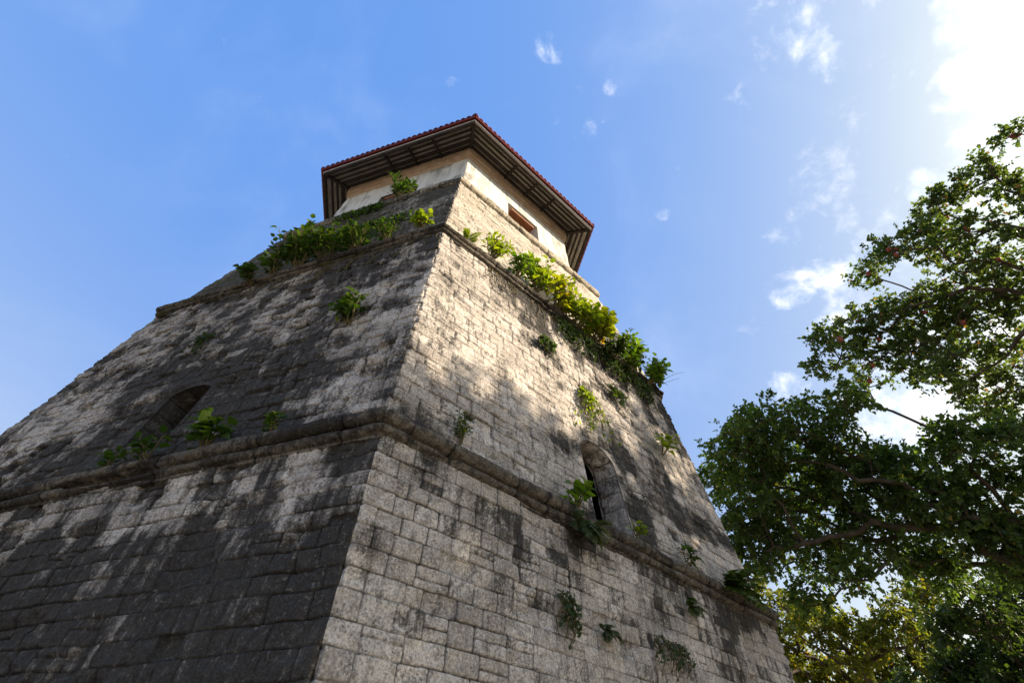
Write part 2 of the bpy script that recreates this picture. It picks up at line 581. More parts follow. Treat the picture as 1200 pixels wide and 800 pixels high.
class Courses:
    """irregular ashlar: wavy courses, random joints, per-block depth, erosion"""
    def __init__(s, seed, z0, z1, h, hvar, wmin, wmax):
        rng = np.random.default_rng(seed)
        zs = [z0]
        while zs[-1] < z1 + 0.4:
            zs.append(zs[-1] + h * rng.uniform(1 - hvar, 1 + hvar))
        s.z = np.array(zs)
        s.rng = rng
        s.seed = seed
        s.wm = (wmin, wmax)
        s.edge = rng.uniform(0, 1, len(zs))

    def edge_disp(s, z):
        ci = np.clip(np.searchsorted(s.z, z) - 1, 0, len(s.z) - 2)
        dz = np.minimum(z - s.z[ci], s.z[ci + 1] - z)
        chip = np.where(s.edge[ci] > 0.66, -0.020, np.where(s.edge[ci] < 0.2, 0.010, -0.004))
        return chip - 0.022 * (1 - sstep(dz, 0.0, 0.035)) - 0.022 * vnoise(z * 9, z * 0, s.seed + 5) - 0.012 * vnoise(z * 33, z * 0, s.seed + 6) + 0.012

    def face(s, k, U, Z, half, amp=1.0, rough=1.0, jw=0.017, wave=0.03, jdepth=0.026):
        """U,Z arrays (n) -> displacement, tint, joint"""
        sd = 5000 + s.seed * 13 + k * 101
        rng = np.random.default_rng(sd + 7)
        wedge = sstep(half - np.abs(U), 0.0, 0.25)
        # courses wander up and down a little, joints are crooked
        zz = Z + wedge * (wave * (fbm(U * 0.55, Z * 0.4, sd, 2) - 0.5) * 1.6 + 0.010 * (fbm(U * 3.2, Z * 3.2, sd + 3, 3) - 0.5) * 2)
        uu = U + 0.014 * (fbm(U * 3.0, Z * 3.4, sd + 9, 3) - 0.5) * 2
        ci = np.clip(np.searchsorted(s.z, zz) - 1, 0, len(s.z) - 2)
        zlo, zhi = s.z[ci], s.z[ci + 1]
        disp = np.zeros_like(U)
        tint = np.zeros_like(U)
        dmin = np.zeros_like(U)
        ulo = np.zeros_like(U); uhi = np.zeros_like(U); bid = np.zeros_like(U)
        H = half.max() + 0.5
        for c in range(len(s.z) - 1):
            br = [-H - rng.uniform(0, 0.4)]
            hh = s.z[c + 1] - s.z[c]
            while br[-1] < H:
                br.append(br[-1] + rng.uniform(*s.wm) * (0.75 + 0.25 * hh / 0.22))
            br = np.array(br)
            mk = ci == c
            if not mk.any():
                continue
            hm = np.median(half[mk])
            br = br[np.abs(np.abs(br) - hm) > 0.11]
            bi = np.clip(np.searchsorted(br, uu[mk]) - 1, 0, len(br) - 2)
            ulo[mk] = br[bi]; uhi[mk] = br[bi + 1]; bid[mk] = bi + c * 97
        # some blocks are split in two by a thin horizontal joint
        bh = hash2(bid, bid * 0 + 3, sd)
        split = bh > 0.92
        zm = zlo + (zhi - zlo) * (0.42 + 0.2 * hash2(bid, bid * 0 + 4, sd))
        upper = zz > zm
        zlo = np.where(split & upper, zm, zlo)
        zhi = np.where(split & ~upper, zm, zhi)
        bid2 = bid * 2 + np.where(split & upper, 1, 0)
        r1 = hash2(bid2, bid2 * 0 + 1, sd)
        r2_ = hash2(bid2, bid2 * 0 + 2, sd)
        r3_ = hash2(bid2, bid2 * 0 + 5, sd)
        dz = np.minimum(zz - zlo, zhi - zz)
        du = np.minimum(uu - ulo, uhi - uu)
        rc = 0.03
        dm = np.maximum(-np.log(np.exp(-dz / 0.005) + np.exp(-du / 0.005)) * 0.005, 0)
        jn_ = fbm(U * 1.7, Z * 1.9, sd + 21, 4)
        jvar = 0.55 + 0.80 * sstep(jn_, 0.38, 0.62)
        jopen = np.maximum(jw * (0.4 + 0.6 * jvar) * (0.5 + 0.7 * r3_), 0.0075)
        j = 1 - sstep(dm, jopen * 0.15, jopen)
        bev = 1 - sstep(dm, 0.0, 0.016)
        disp = -jdepth * j * jvar - 0.003 * bev * rough * jvar
        disp += amp * 0.014 * (r1 - 0.5)
        disp += amp * 0.05 * ((r2_ - 0.5) * (zz - (zlo + zhi) / 2) + (r3_ - 0.5) * 0.5 * (uu - (ulo + uhi) / 2))
        disp += np.where(r1 < 0.05 * rough, -0.03 * rough, 0.0) * sstep(dm, 0.0, 0.02)
        disp += 0.024 * rough * (fbm(U * 6, Z * 6, sd + 31, 4) - 0.5)
        disp += 0.016 * rough * (fbm(U * 19, Z * 19, sd + 33, 3) - 0.5)
        er = sstep(fbm(U * 2.1, Z * 2.6, sd + 41, 4), 0.56, 0.72)
        disp -= er * sstep(half - np.abs(U), 0.0, 0.2) * rough * (0.016 + 0.03 * fbm(U * 11, Z * 11, sd + 43, 3))
        disp += 0.05 * (fbm(U * 0.45, Z * 0.45, sd + 51, 2) - 0.5) * sstep(half - np.abs(U), 0.0, 0.5)
        return disp, r2_, j * np.clip(jvar, 0.10, 1.0), er


def opening_sdf(kind, u, z, cu, hw, zlo, zspring, rise):
    """signed distance (negative inside) to an opening; arch = segmental head, rect = flat head"""
    x = u - cu
    if kind == 'rect':
        zc, hh = (zlo + zspring) / 2, (zspring - zlo) / 2
        dx = np.abs(x) - hw; dz = np.abs(z - zc) - hh
        return np.minimum(np.maximum(dx, dz), 0) + np.hypot(np.maximum(dx, 0), np.maximum(dz, 0))
    Rr = (hw * hw + rise * rise) / (2 * rise)
    zc = zspring + rise - Rr
    a = np.hypot(x, z - zc) - Rr
    return np.maximum(np.maximum(np.abs(x) - hw, zlo - z), np.where(z > zspring, a, -9.0))


def opening_outline(kind, cu, hw, zlo, zspring, rise, n=160):
    """closed outline, counter-clockwise from the lower left, resampled evenly"""
    P = [(cu - hw, zlo), (cu + hw, zlo), (cu + hw, zspring)]
    if kind != 'rect':
        Rr = (hw * hw + rise * rise) / (2 * rise)
        zc = zspring + rise - Rr
        a0 = math.atan2(zspring - zc, hw)
        for i in range(1, 24):
            a = a0 + (math.pi - 2 * a0) * i / 24
            P.append((cu + Rr * math.cos(a), zc + Rr * math.sin(a)))
    P.append((cu - hw, zspring))
    P = np.array(P + [P[0]])
    L = np.concatenate([[0], np.cumsum(np.hypot(*np.diff(P, axis=0).T))])
    t = np.linspace(0, L[-1], n, endpoint=False)
    return np.stack([np.interp(t, L, P[:, 0]), np.interp(t, L, P[:, 1])], 1)


def build_tier(name, tier, zrows, cols, dispf, mat, parent, openings=(), edge=None):
    """hexagonal wall shell; cols[k] = number of columns on face k"""
    zrows = np.asarray(zrows)
    Rr = np.array([rad_at(tier, z) for z in zrows]) if isinstance(tier, int) else np.interp(zrows, tier[1], tier[0])
    slope = np.gradient(Rr, zrows) * C30
    VV, FF = [], []
    A = {'tint': [], 'joint': [], 'grime_shade': [], 'moss': []}
    n0 = 0
    nr = len(zrows)
    for k in range(-3, 3):
        nc = cols.get(k, cols['far'])
        s = np.linspace(-1, 1, nc + 1)
        half = Rr / 2
        U = (s[None, :] * half[:, None])
        Z = np.repeat(zrows[:, None], nc + 1, 1)
        HF = np.repeat(half[:, None], nc + 1, 1)
        d, tint, joint, grime_shade, moss = dispf(k, U.ravel(), Z.ravel(), HF.ravel())
        d = d.reshape(U.shape)
        we = sstep((HF - np.abs(U)) / (0.012 + 0.035 * vnoise(Z * 7, Z * 0 + k * 0, 55)), 0.0, 1.0)
        de = edge(Z) if edge is not None else 0.0
        ops = [o for o in openings if o[0] == k]
        sd = None
        for o in ops:
            q = opening_sdf(*o[1][:1], U, Z, *o[1][1:])
            sd = q if sd is None else np.minimum(sd, q)
            d = d * sstep(q, 0.0, 0.06)
        fd, ed = fdir(k), edir(k)
        if sd is not None:
            keepq = ~((sd[:-1, :-1] < 0) & (sd[1:, :-1] < 0) & (sd[:-1, 1:] < 0) & (sd[1:, 1:] < 0))
            for o in ops:
                prm = o[1]
                for _ in range(3):
                    q = opening_sdf(prm[0], U, Z, *prm[1:])
                    e = 1e-4
                    gx = (opening_sdf(prm[0], U + e, Z, *prm[1:]) - opening_sdf(prm[0], U - e, Z, *prm[1:])) / (2 * e)
                    gz = (opening_sdf(prm[0], U, Z + e, *prm[1:]) - opening_sdf(prm[0], U, Z - e, *prm[1:])) / (2 * e)
                    mk = (q < 0) & (q > -0.25)
                    U = np.where(mk, U - q * gx, U)
                    Z = np.where(mk, Z - q * gz, Z)
        base_r = np.interp(Z, zrows, Rr)
        nrm = fd[None, None, :] - np.array([0, 0, 1.0]) * slope[:, None, None]
        nrm = nrm / np.linalg.norm(nrm, axis=2, keepdims=True)
        cl_ = np.where(U < 0, 0, 1)
        cdv = np.where(cl_[..., None] == 0, cdir(k)[None, None, :], cdir(k + 1)[None, None, :]) / C30
        P = fd[None, None, :] * (base_r * C30)[..., None] + ed[None, None, :] * U[..., None]
        P[..., 2] = Z
        P = P + nrm * (d * we)[..., None] + cdv * ((1 - we) * de)[..., None]
        if edge is None:
            pass
        idx = n0 + np.arange(nr * (nc + 1)).reshape(nr, nc + 1)
        Q = np.stack([idx[:-1, :-1], idx[:-1, 1:], idx[1:, 1:], idx[1:, :-1]], -1)
        if sd is not None:
            Q = Q[keepq]
        FF.append(Q.reshape(-1, 4))
        VV.append(P.reshape(-1, 3))
        for nm, a in zip(('tint', 'joint', 'grime_shade', 'moss'), (tint, joint, grime_shade, moss)):
            A[nm].append(np.broadcast_to(a, (nr * (nc + 1),)))
        n0 += nr * (nc + 1)
    return link_mesh(name, np.concatenate(VV), [np.concatenate(FF)], mat, parent, True, {k: np.concatenate(v) for k, v in A.items()})


def build_reveal(name, k, prm, rcf, depth, shrink, mat, parent, seed, slope, steps=26, rough=0.02, sill_drop=0.0):
    """splayed embrasure going into the wall"""
    n = 200
    O = opening_outline(*prm[:1], *prm[1:], n=n)
    c = np.array([prm[1], (prm[3] + prm[4] + prm[5]) / 2])
    T = np.linspace(0, 1, steps)
    V = []; gr = []; ti = []; jo = []
    arc = np.arange(n) / n
    per = np.sum(np.hypot(*np.diff(O, axis=0).T))
    for t in T:
        sx = 1 - (1 - shrink[0]) * t
        sz = 1 - (1 - shrink[1]) * t
        p = (O - c) * np.array([sx, sz]) + c
        dd = t * depth
        ph = arc * per / 0.24
        row = math.floor(dd / 0.34)
        jx = np.abs(((ph + 0.5 * (row % 2)) % 1.0) - 0.5)
        jn = np.maximum(sstep(jx, 0.44, 0.49), sstep(np.full(n, abs(((dd / 0.34) % 1) - 0.5)), 0.42, 0.5))
        nz_ = rough * 2 * (fbm(np.cos(arc * 6.283) * 4 + 9, np.sin(arc * 6.283) * 4 + dd * 6, seed, 4) - 0.5) * sstep(np.full(n, t), 0, 0.15)
        nz_ = nz_ + 0.022 * jn * min(1.0, t * 8)
        pc = p - c
        pc = pc / (np.linalg.norm(pc, axis=1)[:, None] + 1e-6)
        p = p + pc * nz_[:, None]
        for (u, z) in p:
            q = fpt(k, u, rcf(z), z, -dd)
            V.append(q)
        jo.append(jn * 0.8)
        gr.append((0.95 if k < 0 else 0.30) + 0.3 * (fbm(arc * 14, arc * 0 + dd * 4, seed + 3, 3) - 0.5) + 0.12 * t)  # recess shade painted in: darkest in the left window, deepening inward
        ti.append(hash2(np.floor(ph + 0.5 * (row % 2)), np.full(n, float(row)), seed))
    idx = np.arange(steps * n).reshape(steps, n)
    Q = np.stack([idx[:-1], np.roll(idx[:-1], -1, 1), np.roll(idx[1:], -1, 1), idx[1:]], -1).reshape(-1, 4)
    return link_mesh(name, np.array(V), [Q], mat, parent, True,
                     {'tint': np.concatenate(ti), 'joint': np.concatenate(jo), 'grime_shade': np.concatenate(gr), 'moss': np.zeros(steps * n)})


tower = empty('stone_watchtower', (0, 0, 0))
tag(tower, 'six-sided weathered stone watchtower with mossy ledges, white top storey and red-edged overhanging roof', 'tower')

# openings: (face, (kind, centre u, half width, sill z, springing z, rise))
WIN_R2 = (0, ('arch', -0.14, 0.36, 4.26, 5.42, 0.20))
WIN_L2 = (-1, ('arch', 0.22, 0.31, 4.62, 5.47, 0.10))
WIN_R3 = (0, ('arch', -0.42, 0.36, 9.05, 10.02, 0.30))

C1 = Courses(11, -0.35, 4.1, 0.150, 0.17, 0.16, 0.37)
C2 = Courses(23, 4.0, 8.8, 0.168, 0.24, 0.13, 0.42)
C3 = Courses(37, 8.6, 13.1, 0.170, 0.2, 0.18, 0.50)


def d1(k, U, Z, H):
    lf = (k == -1)
    d, tint, j, er = C1.face(k, U, Z, H, 0.8 if not lf else 1.2, 0.65 if not lf else 1.1, 0.007, 0.022, 0.011 if not lf else 0.018)
    n = fbm(U * 0.8, Z * 0.8, 77 + k, 4)
    st = fbm(U * 2.6, Z * 0.35, 79 + k, 4)
    if lf:  # shaded face: black algae, deepened to paint in its shade
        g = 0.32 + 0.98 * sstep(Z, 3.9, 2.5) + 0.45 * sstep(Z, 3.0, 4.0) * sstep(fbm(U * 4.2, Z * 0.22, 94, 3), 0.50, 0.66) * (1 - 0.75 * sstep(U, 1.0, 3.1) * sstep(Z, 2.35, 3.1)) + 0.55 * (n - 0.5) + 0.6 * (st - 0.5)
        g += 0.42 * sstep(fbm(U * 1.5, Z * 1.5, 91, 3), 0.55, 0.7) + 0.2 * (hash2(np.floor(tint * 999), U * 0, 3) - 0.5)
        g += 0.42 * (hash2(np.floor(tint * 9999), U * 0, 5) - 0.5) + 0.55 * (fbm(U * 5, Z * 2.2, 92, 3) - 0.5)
        g += 0.8 * sstep(U, 2.95, 3.25) * sstep(np.abs(Z - 3.05), 0.30, 0.08)
    else:
        g = 0.02 + 0.5 * (n - 0.5) + 0.8 * (st - 0.5) + 0.35 * sstep(U, -0.6, 2.0) * sstep(fbm(U * 1.1, Z * 0.9, 95, 3), 0.48, 0.66)
        g += 0.45 * sstep(Z, 3.45, 3.95) * sstep(fbm(U * 2.2, Z * 0.3, 97, 3), 0.46, 0.66)
        g += 0.7 * sstep(np.hypot(U + 3.22, (Z - 3.12) * 0.8), 0.20, 0.06)
        g += 0.25 * (tint > 0.85)
    g = g + er * 0.22
    moss = 0.22 * sstep(U, 0.4, 2.5) + 0.5 * (fbm(U * 1.7, Z * 1.0, 61, 3) - 0.5) if not lf else 0.22 + 0.6 * (fbm(U * 1.3, Z * 1.6, 62, 3) - 0.5)
    return d, tint, j, g, moss - 0.1


def d2(k, U, Z, H):
    lf = (k == -1)
    d, tint, j, er = C2.face(k, U, Z, H, 1.0 if not lf else 1.7, 0.8 if not lf else 1.35, 0.010 if not lf else 0.014, 0.025, 0.022 if not lf else 0.034)
    n = fbm(U * 0.7, Z * 0.7, 177 + k, 4)
    st = fbm(U * 2.8, Z * 0.30, 179 + k, 4)
    n3 = fbm(U * 1.9, Z * 2.3, 183 + k, 4)
    if lf:  # shaded face: stains raised so the colour also carries its shade
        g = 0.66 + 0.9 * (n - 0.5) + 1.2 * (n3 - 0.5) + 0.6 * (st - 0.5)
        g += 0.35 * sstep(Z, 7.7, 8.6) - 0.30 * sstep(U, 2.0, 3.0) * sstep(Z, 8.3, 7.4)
        g += 0.40 * (hash2(np.floor(tint * 9999), U * 0, 5) - 0.5) + 0.5 * (fbm(U * 5, Z * 2.2, 93, 3) - 0.5)
        g -= 0.22 * sstep(U, -1.4, -2.6)
        g += 0.26 * sstep(np.hypot((U - 0.35) * 0.6, (Z - 5.1)*0.8), 1.5, 0.3)
    else:
        g = 0.12 + 0.5 * (n - 0.5) + 0.8 * (n3 - 0.5) + 0.5 * (st - 0.5)
        drip = sstep(U, -2.3, -0.6)
        g += 0.85 * drip * sstep(Z, 6.7, 8.3) * sstep(st + 0.4 * (n3 - 0.5), 0.38, 0.60)
        g += 0.55 * sstep(U, 0.15, 0.6) * sstep(np.abs(Z - 5.2), 1.5, 0.4) * sstep(n3, 0.36, 0.56)  # right of the arch: stain and tree shadow painted together
        g += 0.25 * sstep(Z, 4.6, 4.2) * sstep(n, 0.4, 0.6)
        g += 0.18 * (tint > 0.88)
    g = g + er * 0.25
    if lf:
        moss = 0.25 * sstep(Z, 7.6, 8.6) + 0.3 * sstep(np.hypot(U - 0.8, Z - 4.3), 1.4, 0.3) + 0.35 * (n - 0.5) - 0.08
    else:
        moss = 0.34 * sstep(np.hypot(U - 0.05, (Z - 6.15) * 0.6), 0.55, 0.1) + 0.35 * sstep(U, -0.6, 1.6) * sstep(Z, 6.8, 8.3) + 0.3 * (n3 - 0.5) - 0.12
    # one block has fallen out beside the climbing fern
    if k == 0:
        hole = sstep(np.maximum(np.abs(U + 2.37) / 0.065, np.abs(Z - 4.78) / 0.055), 1.15, 0.85)
        d = d - 0.10 * hole
        g = g + hole
    return d, tint, j, g, moss


def d3(k, U, Z, H):
    lf = (k == -1)
    d, tint, j, er = C3.face(k, U, Z, H, 0.9 if not lf else 1.4, 0.6 if not lf else 1.2, 0.012, 0.02, 0.024)
    n = fbm(U * 0.8, Z * 0.8, 277 + k, 4)
    st = fbm(U * 2.6, Z * 0.4, 279 + k, 4)
    if lf:
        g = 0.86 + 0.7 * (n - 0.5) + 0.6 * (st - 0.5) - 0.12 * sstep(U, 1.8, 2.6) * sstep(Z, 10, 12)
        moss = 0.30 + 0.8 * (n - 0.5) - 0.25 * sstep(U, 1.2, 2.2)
    else:
        g = -0.12 + 0.5 * (n - 0.5) + 0.7 * (st - 0.5) + 0.25 * sstep(U, -1.9, -2.6)
        moss = 0.0 * U - 0.25 + 0.3 * sstep(Z, 9.3, 8.7)
    return d, tint, j, g + er * 0.2, moss


z1rows = np.concatenate([np.linspace(-0.3, 1.7, 28)[:-1], np.arange(1.7, 4.03, 0.008)])
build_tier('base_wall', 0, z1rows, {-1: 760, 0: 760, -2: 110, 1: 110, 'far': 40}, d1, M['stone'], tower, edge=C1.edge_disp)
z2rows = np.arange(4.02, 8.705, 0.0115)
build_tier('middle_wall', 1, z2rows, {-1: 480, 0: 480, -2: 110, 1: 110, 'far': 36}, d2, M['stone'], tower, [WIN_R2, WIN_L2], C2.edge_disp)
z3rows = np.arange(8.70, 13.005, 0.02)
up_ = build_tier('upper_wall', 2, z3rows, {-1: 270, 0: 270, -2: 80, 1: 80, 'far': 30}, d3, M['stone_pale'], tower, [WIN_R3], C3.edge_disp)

build_reveal('arched_window', 0, WIN_R2[1], lambda z: rad_at(1, z), 0.36, (0.84, 0.97), M['stone'], tower, 5, 0, rough=0.03)
build_reveal('arched_window', -1, WIN_L2[1], lambda z: rad_at(1, z), 1.5, (0.86, 0.97), M['stone'], tower, 8, 0, rough=0.05)
build_reveal('arched_window', 0, WIN_R3[1], lambda z: rad_at(2, z), 1.0, (0.7, 0.92), M['plaster'], tower, 9, 0, rough=0.012)


# ---- string courses (mouldings) between the tiers
def build_band(name, prof, step_cols, mat, parent, seed, erode=1.0, jl=0.62, mossf=None, grimef=None):
    """prof: list of (out, z, circumradius base) dense polyline from top to bottom; swept round the hexagon"""
    prof = np.asarray(prof, float)
    Lp = np.concatenate([[0], np.cumsum(np.hypot(*np.diff(prof[:, :2], axis=0).T))])
    n = int(Lp[-1] / step_cols[1]) + 2
    t = np.linspace(0, Lp[-1], n)
    o = np.interp(t, Lp, prof[:, 0]); z = np.interp(t, Lp, prof[:, 1]); rb = np.interp(t, Lp, prof[:, 2])
    to, tz = np.gradient(o), np.gradient(z)
    ln = np.hypot(to, tz) + 1e-9
    no, nz_ = -tz / ln, to / ln
    fr = np.sin(np.linspace(0, np.pi, n)) ** 0.35
    VV, FF = [], []
    A = {'tint': [], 'joint': [], 'grime_shade': [], 'moss': []}
    n0 = 0
    for k in range(-3, 3):
        near = k in (-1, 0)
        rc = rb + o / C30
        half = rc / 2
        nc = int(half.max() * 2 / (step_cols[0] * (1 if near else 4)))
        s = np.linspace(-1, 1, nc + 1)
        U = half[None, :] * s[:, None]
        HF = np.repeat(half[None, :], nc + 1, 0)
        Tm = np.repeat(t[None, :], nc + 1, 0)
        we = sstep(HF - np.abs(U), 0, 0.06)
        sd = 5000 + seed * 17 + k * 7
        rng = np.random.default_rng(sd + 500)
        br = [-5.0]
        while br[-1] < 5:
            br.append(br[-1] + jl * rng.uniform(0.6, 1.5))
        br = np.array(br)
        uu = U + 0.03 * (fbm(U * 4, Tm * 9, sd + 2, 3) - 0.5)
        bi = np.clip(np.searchsorted(br, uu.ravel()) - 1, 0, len(br) - 2).reshape(U.shape)
        du = np.minimum(uu - br[bi], br[bi + 1] - uu)
        j = 1 - sstep(du, 0.003, 0.016)
        rr = hash2(bi, bi * 0 + 1, sd)
        d = -0.020 * j + 0.016 * (rr - 0.5)
        d += erode * 0.030 * (fbm(U * 3, Tm * 7, sd + 11, 4) - 0.55)
        d += erode * 0.018 * (fbm(U * 16, Tm * 18, sd + 12, 3) - 0.5)
        er = sstep(fbm(U * 1.4, Tm * 4, sd + 13, 3), 0.60, 0.74)
        d -= er * erode * 0.035
        d_edge = -0.018 - 0.03 * (vnoise(t * 20, t * 0, seed) - 0.3)
        d = (d * we + (1 - we) * d_edge[None, :]) * fr[None, :]
        fd, ed = fdir(k), edir(k)
        cd = np.where((U < 0)[..., None], cdir(k), cdir(k + 1)) / C30
        P = fd * (rc * C30)[None, :, None] + ed * U[..., None]
        P[..., 2] = z[None, :]
        nh = fd * we[..., None] + cd * (1 - we)[..., None]
        P = P + nh * (d * no[None, :])[..., None]
        P[..., 2] += d * nz_[None, :]
        nv = (nc + 1) * n
        idx = n0 + np.arange(nv).reshape(nc + 1, n)
        FF.append(np.stack([idx[:-1, :-1], idx[:-1, 1:], idx[1:, 1:], idx[1:, :-1]], -1).reshape(-1, 4))
        VV.append(P.reshape(-1, 3))
        A['tint'].append(rr.ravel()); A['joint'].append((j * 0.95).ravel())
        fb = fbm(U * 1.2, Tm * 3, sd + 15, 4)
        gf = grimef(k) if grimef else 0.52
        A['grime_shade'].append((gf + 0.9 * (fb - 0.5) + 0.2 * er).ravel())
        mf = mossf(k) if mossf else 0.1
        A['moss'].append((mf + 0.8 * (fbm(U * 0.9, Tm * 4, sd + 16, 4) - 0.5)).ravel())
        n0 += nv
    return link_mesh(name, np.concatenate(VV), [np.concatenate(FF)], mat, parent, True, {a: np.concatenate(v) for a, v in A.items()})


def arc(co, cz, r, a0, a1, n=10):
    return [(co + r * math.cos(R(a0 + (a1 - a0) * i / n)), cz + r * math.sin(R(a0 + (a1 - a0) * i / n))) for i in range(n + 1)]


def roll_profile(zc, rb, sc=1.0):
    P = [(-0.10 * sc, 0.145 * sc), (0.02 * sc, 0.125 * sc)]
    P += arc(0.055 * sc, 0.055 * sc, 0.068 * sc, 95, -95, 14)
    P += [(0.020 * sc, -0.022 * sc)]
    P += arc(0.038 * sc, -0.068 * sc, 0.043 * sc, 80, -85, 10)
    P += [(0.006 * sc, -0.118 * sc)]
    P += [(0.022 * sc, -0.122 * sc), (0.022 * sc, -0.15 * sc), (-0.03 * sc, -0.155 * sc)]
    return [(o, zc + z, rb) for o, z in P]


build_band('string_course', roll_profile(4.10, 6.675, 0.98), (0.016, 0.010), M['molding'], tower, 3, 0.85, 0.62, lambda k: 0.16 if k == -1 else 0.05)
build_band('string_course', roll_profile(8.74, 6.075, 0.9), (0.022, 0.014), M['molding'], tower, 4, 0.8, 0.55, lambda k: 0.30 if k == -1 else 0.12)
led = [(-0.62, 13.12), (-0.30, 13.14), (0.05, 13.145), (0.095, 13.11), (0.105, 13.02), (0.095, 12.92), (0.05, 12.875), (-0.05, 12.86)]
build_band('string_course', [(o, z, 5.17) for o, z in led], (0.03, 0.018), M['ledge'], tower, 6, 0.9, 0.5, lambda k: 0.22 if k == -1 else -0.15, lambda k: 0.62 if k == -1 else 0.20)

# ---- white top storey with its windows
ATT = ([4.60, 4.58, 4.44, 4.44], [12.9, 13.3, 16.62, 16.65])
AWR = (0, ('rect', 0.14, 0.66, 14.05, 15.86, 0.0))
AWL = (-1, ('rect', 0.02, 0.66, 14.05, 15.55, 0.0))


def dA(k, U, Z, H):
    d = 0.03 * (fbm(U * 0.9, Z * 0.9, 401 + k, 3) - 0.5) + 0.010 * (fbm(U * 6, Z * 6, 402 + k, 3) - 0.5)
    g = 0.75 * sstep(fbm(U * 2.5, Z * 1.2, 405 + k, 4) + 0.35 * sstep(Z, 13.8, 13.1), 0.62, 0.78)
    g = np.clip(g * 0.7 + 0.6 * sstep(fbm(U * 5.0, Z * 0.45, 409 + k, 4), 0.54, 0.74) * sstep(Z, 14.6, 16.2) * 0.6, 0, 0.8)
    return d, 0 * U, 0 * U, g, 0 * U


zA = np.arange(12.9, 16.63, 0.04)
build_tier('attic_wall', ATT, zA, {-1: 110, 0: 110, 'far': 40}, dA, M['plaster'], tower, [AWR, AWL], lambda Z: 0.006 * np.sin(Z * 9) - 0.01)
for kk, prm in (AWR, AWL):
    rcf = lambda z: np.interp(z, ATT[1], ATT[0])
    rv = build_reveal('attic_window', kk, prm, rcf, 0.5, (0.66, 0.88), M['plaster'], tower, 31 + kk, 0, 16, 0.006)
    # timber head and boarded shutter at the back of the splay
    b = MB()
    zc = 15.62 if kk == 0 else 15.36
    b.bar(fpt(kk, prm[1] - 0.50, 4.46, zc, -0.12), fpt(kk, prm[1] + 0.50, 4.46, zc, -0.12), 0.26, 0.10)
    b.build('timber_lintel', M['brown_wood'], rv)
    b = MB()
    for i in range(5):
        x = prm[1] - 0.40 + i * 0.20
        b.bar(fpt(kk, x, 4.56, 14.25, -0.24), fpt(kk, x, 4.46, zc - 0.04, -0.24), 0.165, 0.035, fdir(kk), 0.004)
    b.build('shutter', M['brown_wood'], rv)

# ---- brick corbel under the eaves
CB = Courses(71, 16.6, 17.4, 0.085, 0.08, 0.20, 0.27)
BR = ([4.45, 4.45, 4.50, 4.50, 4.56, 4.58], [16.55, 16.70, 16.705, 16.90, 16.905, 17.32])


def dB(k, U, Z, H):
    d, tint, j, er = CB.face(k, U, Z, H, 0.5, 0.35, 0.012, 0.006, 0.012)
    return d, tint, j, 0 * U, 0 * U


build_tier('brick_corbel', BR, np.arange(16.56, 17.31, 0.012), {-1: 330, 0: 330, 'far': 60}, dB, M['brick'], tower, (), lambda Z: 0 * Z - 0.004)

# ---- the hipped roof
roof_top_z = 19.0
EAVE_R, EAVE_Z = 5.60, 17.22
SL = (roof_top_z - EAVE_Z) / EAVE_R      # rise per metre of circumradius


def under_z(rc):
    return 16.99 + (EAVE_R - rc) * 0.24


VV, QQ, n0 = [], [], 0
for k in range(-3, 3):
    cols_, rows_ = 220, 16
    s = np.linspace(-1, 1, cols_ + 1)
    tt = np.linspace(0, 1, rows_ + 1)
    rc = EAVE_R * (1 - tt * 0.995)
    U = s[None, :] * (rc / 2)[:, None]
    ph = (U * 2 * np.pi / 0.19)
    zz = roof_top_z - SL * rc[:, None] + 0.045 * np.abs(np.sin(ph / 2)) + 0.012
    # curl the last centimetres of the tiles down over the fascia
    P = fdir(k) * (rc * C30)[:, None, None] + edir(k) * U[..., None]
    P[..., 2] = zz
    lip = P[:1].copy(); lip[..., 2] -= 0.06
    lip = lip + fdir(k) * (0.005 + 0.03 * np.abs(np.sin(ph[:1] / 2)))[..., None]
    P[0] += fdir(k) * (0.005 + 0.03 * np.abs(np.sin(ph[0] / 2)))[:, None]
    P = np.concatenate([lip, P], 0)
    idx = n0 + np.arange(P.shape[0] * P.shape[1]).reshape(P.shape[:2])
    QQ.append(np.stack([idx[:-1, :-1], idx[:-1, 1:], idx[1:, 1:], idx[1:, :-1]], -1).reshape(-1, 4))
    VV.append(P.reshape(-1, 3)); n0 += idx.size
roof = link_mesh('roof', np.concatenate(VV), [np.concatenate(QQ)], M['red'], tower, False)
b = MB()
for k in range(-3, 3):       # ridge caps on the hips
    c = cdir(k)
    P = [c * (EAVE_R + 0.01) + np.array([0, 0, EAVE_Z + 0.03]), c * 0.05 + np.array([0, 0, roof_top_z + 0.06])]
    b.tube([P[0] * (1 - t) + P[1] * t for t in np.linspace(0, 1, 9)], 0.065, 8)
b.build('hip_cap', M['red'], roof, True)


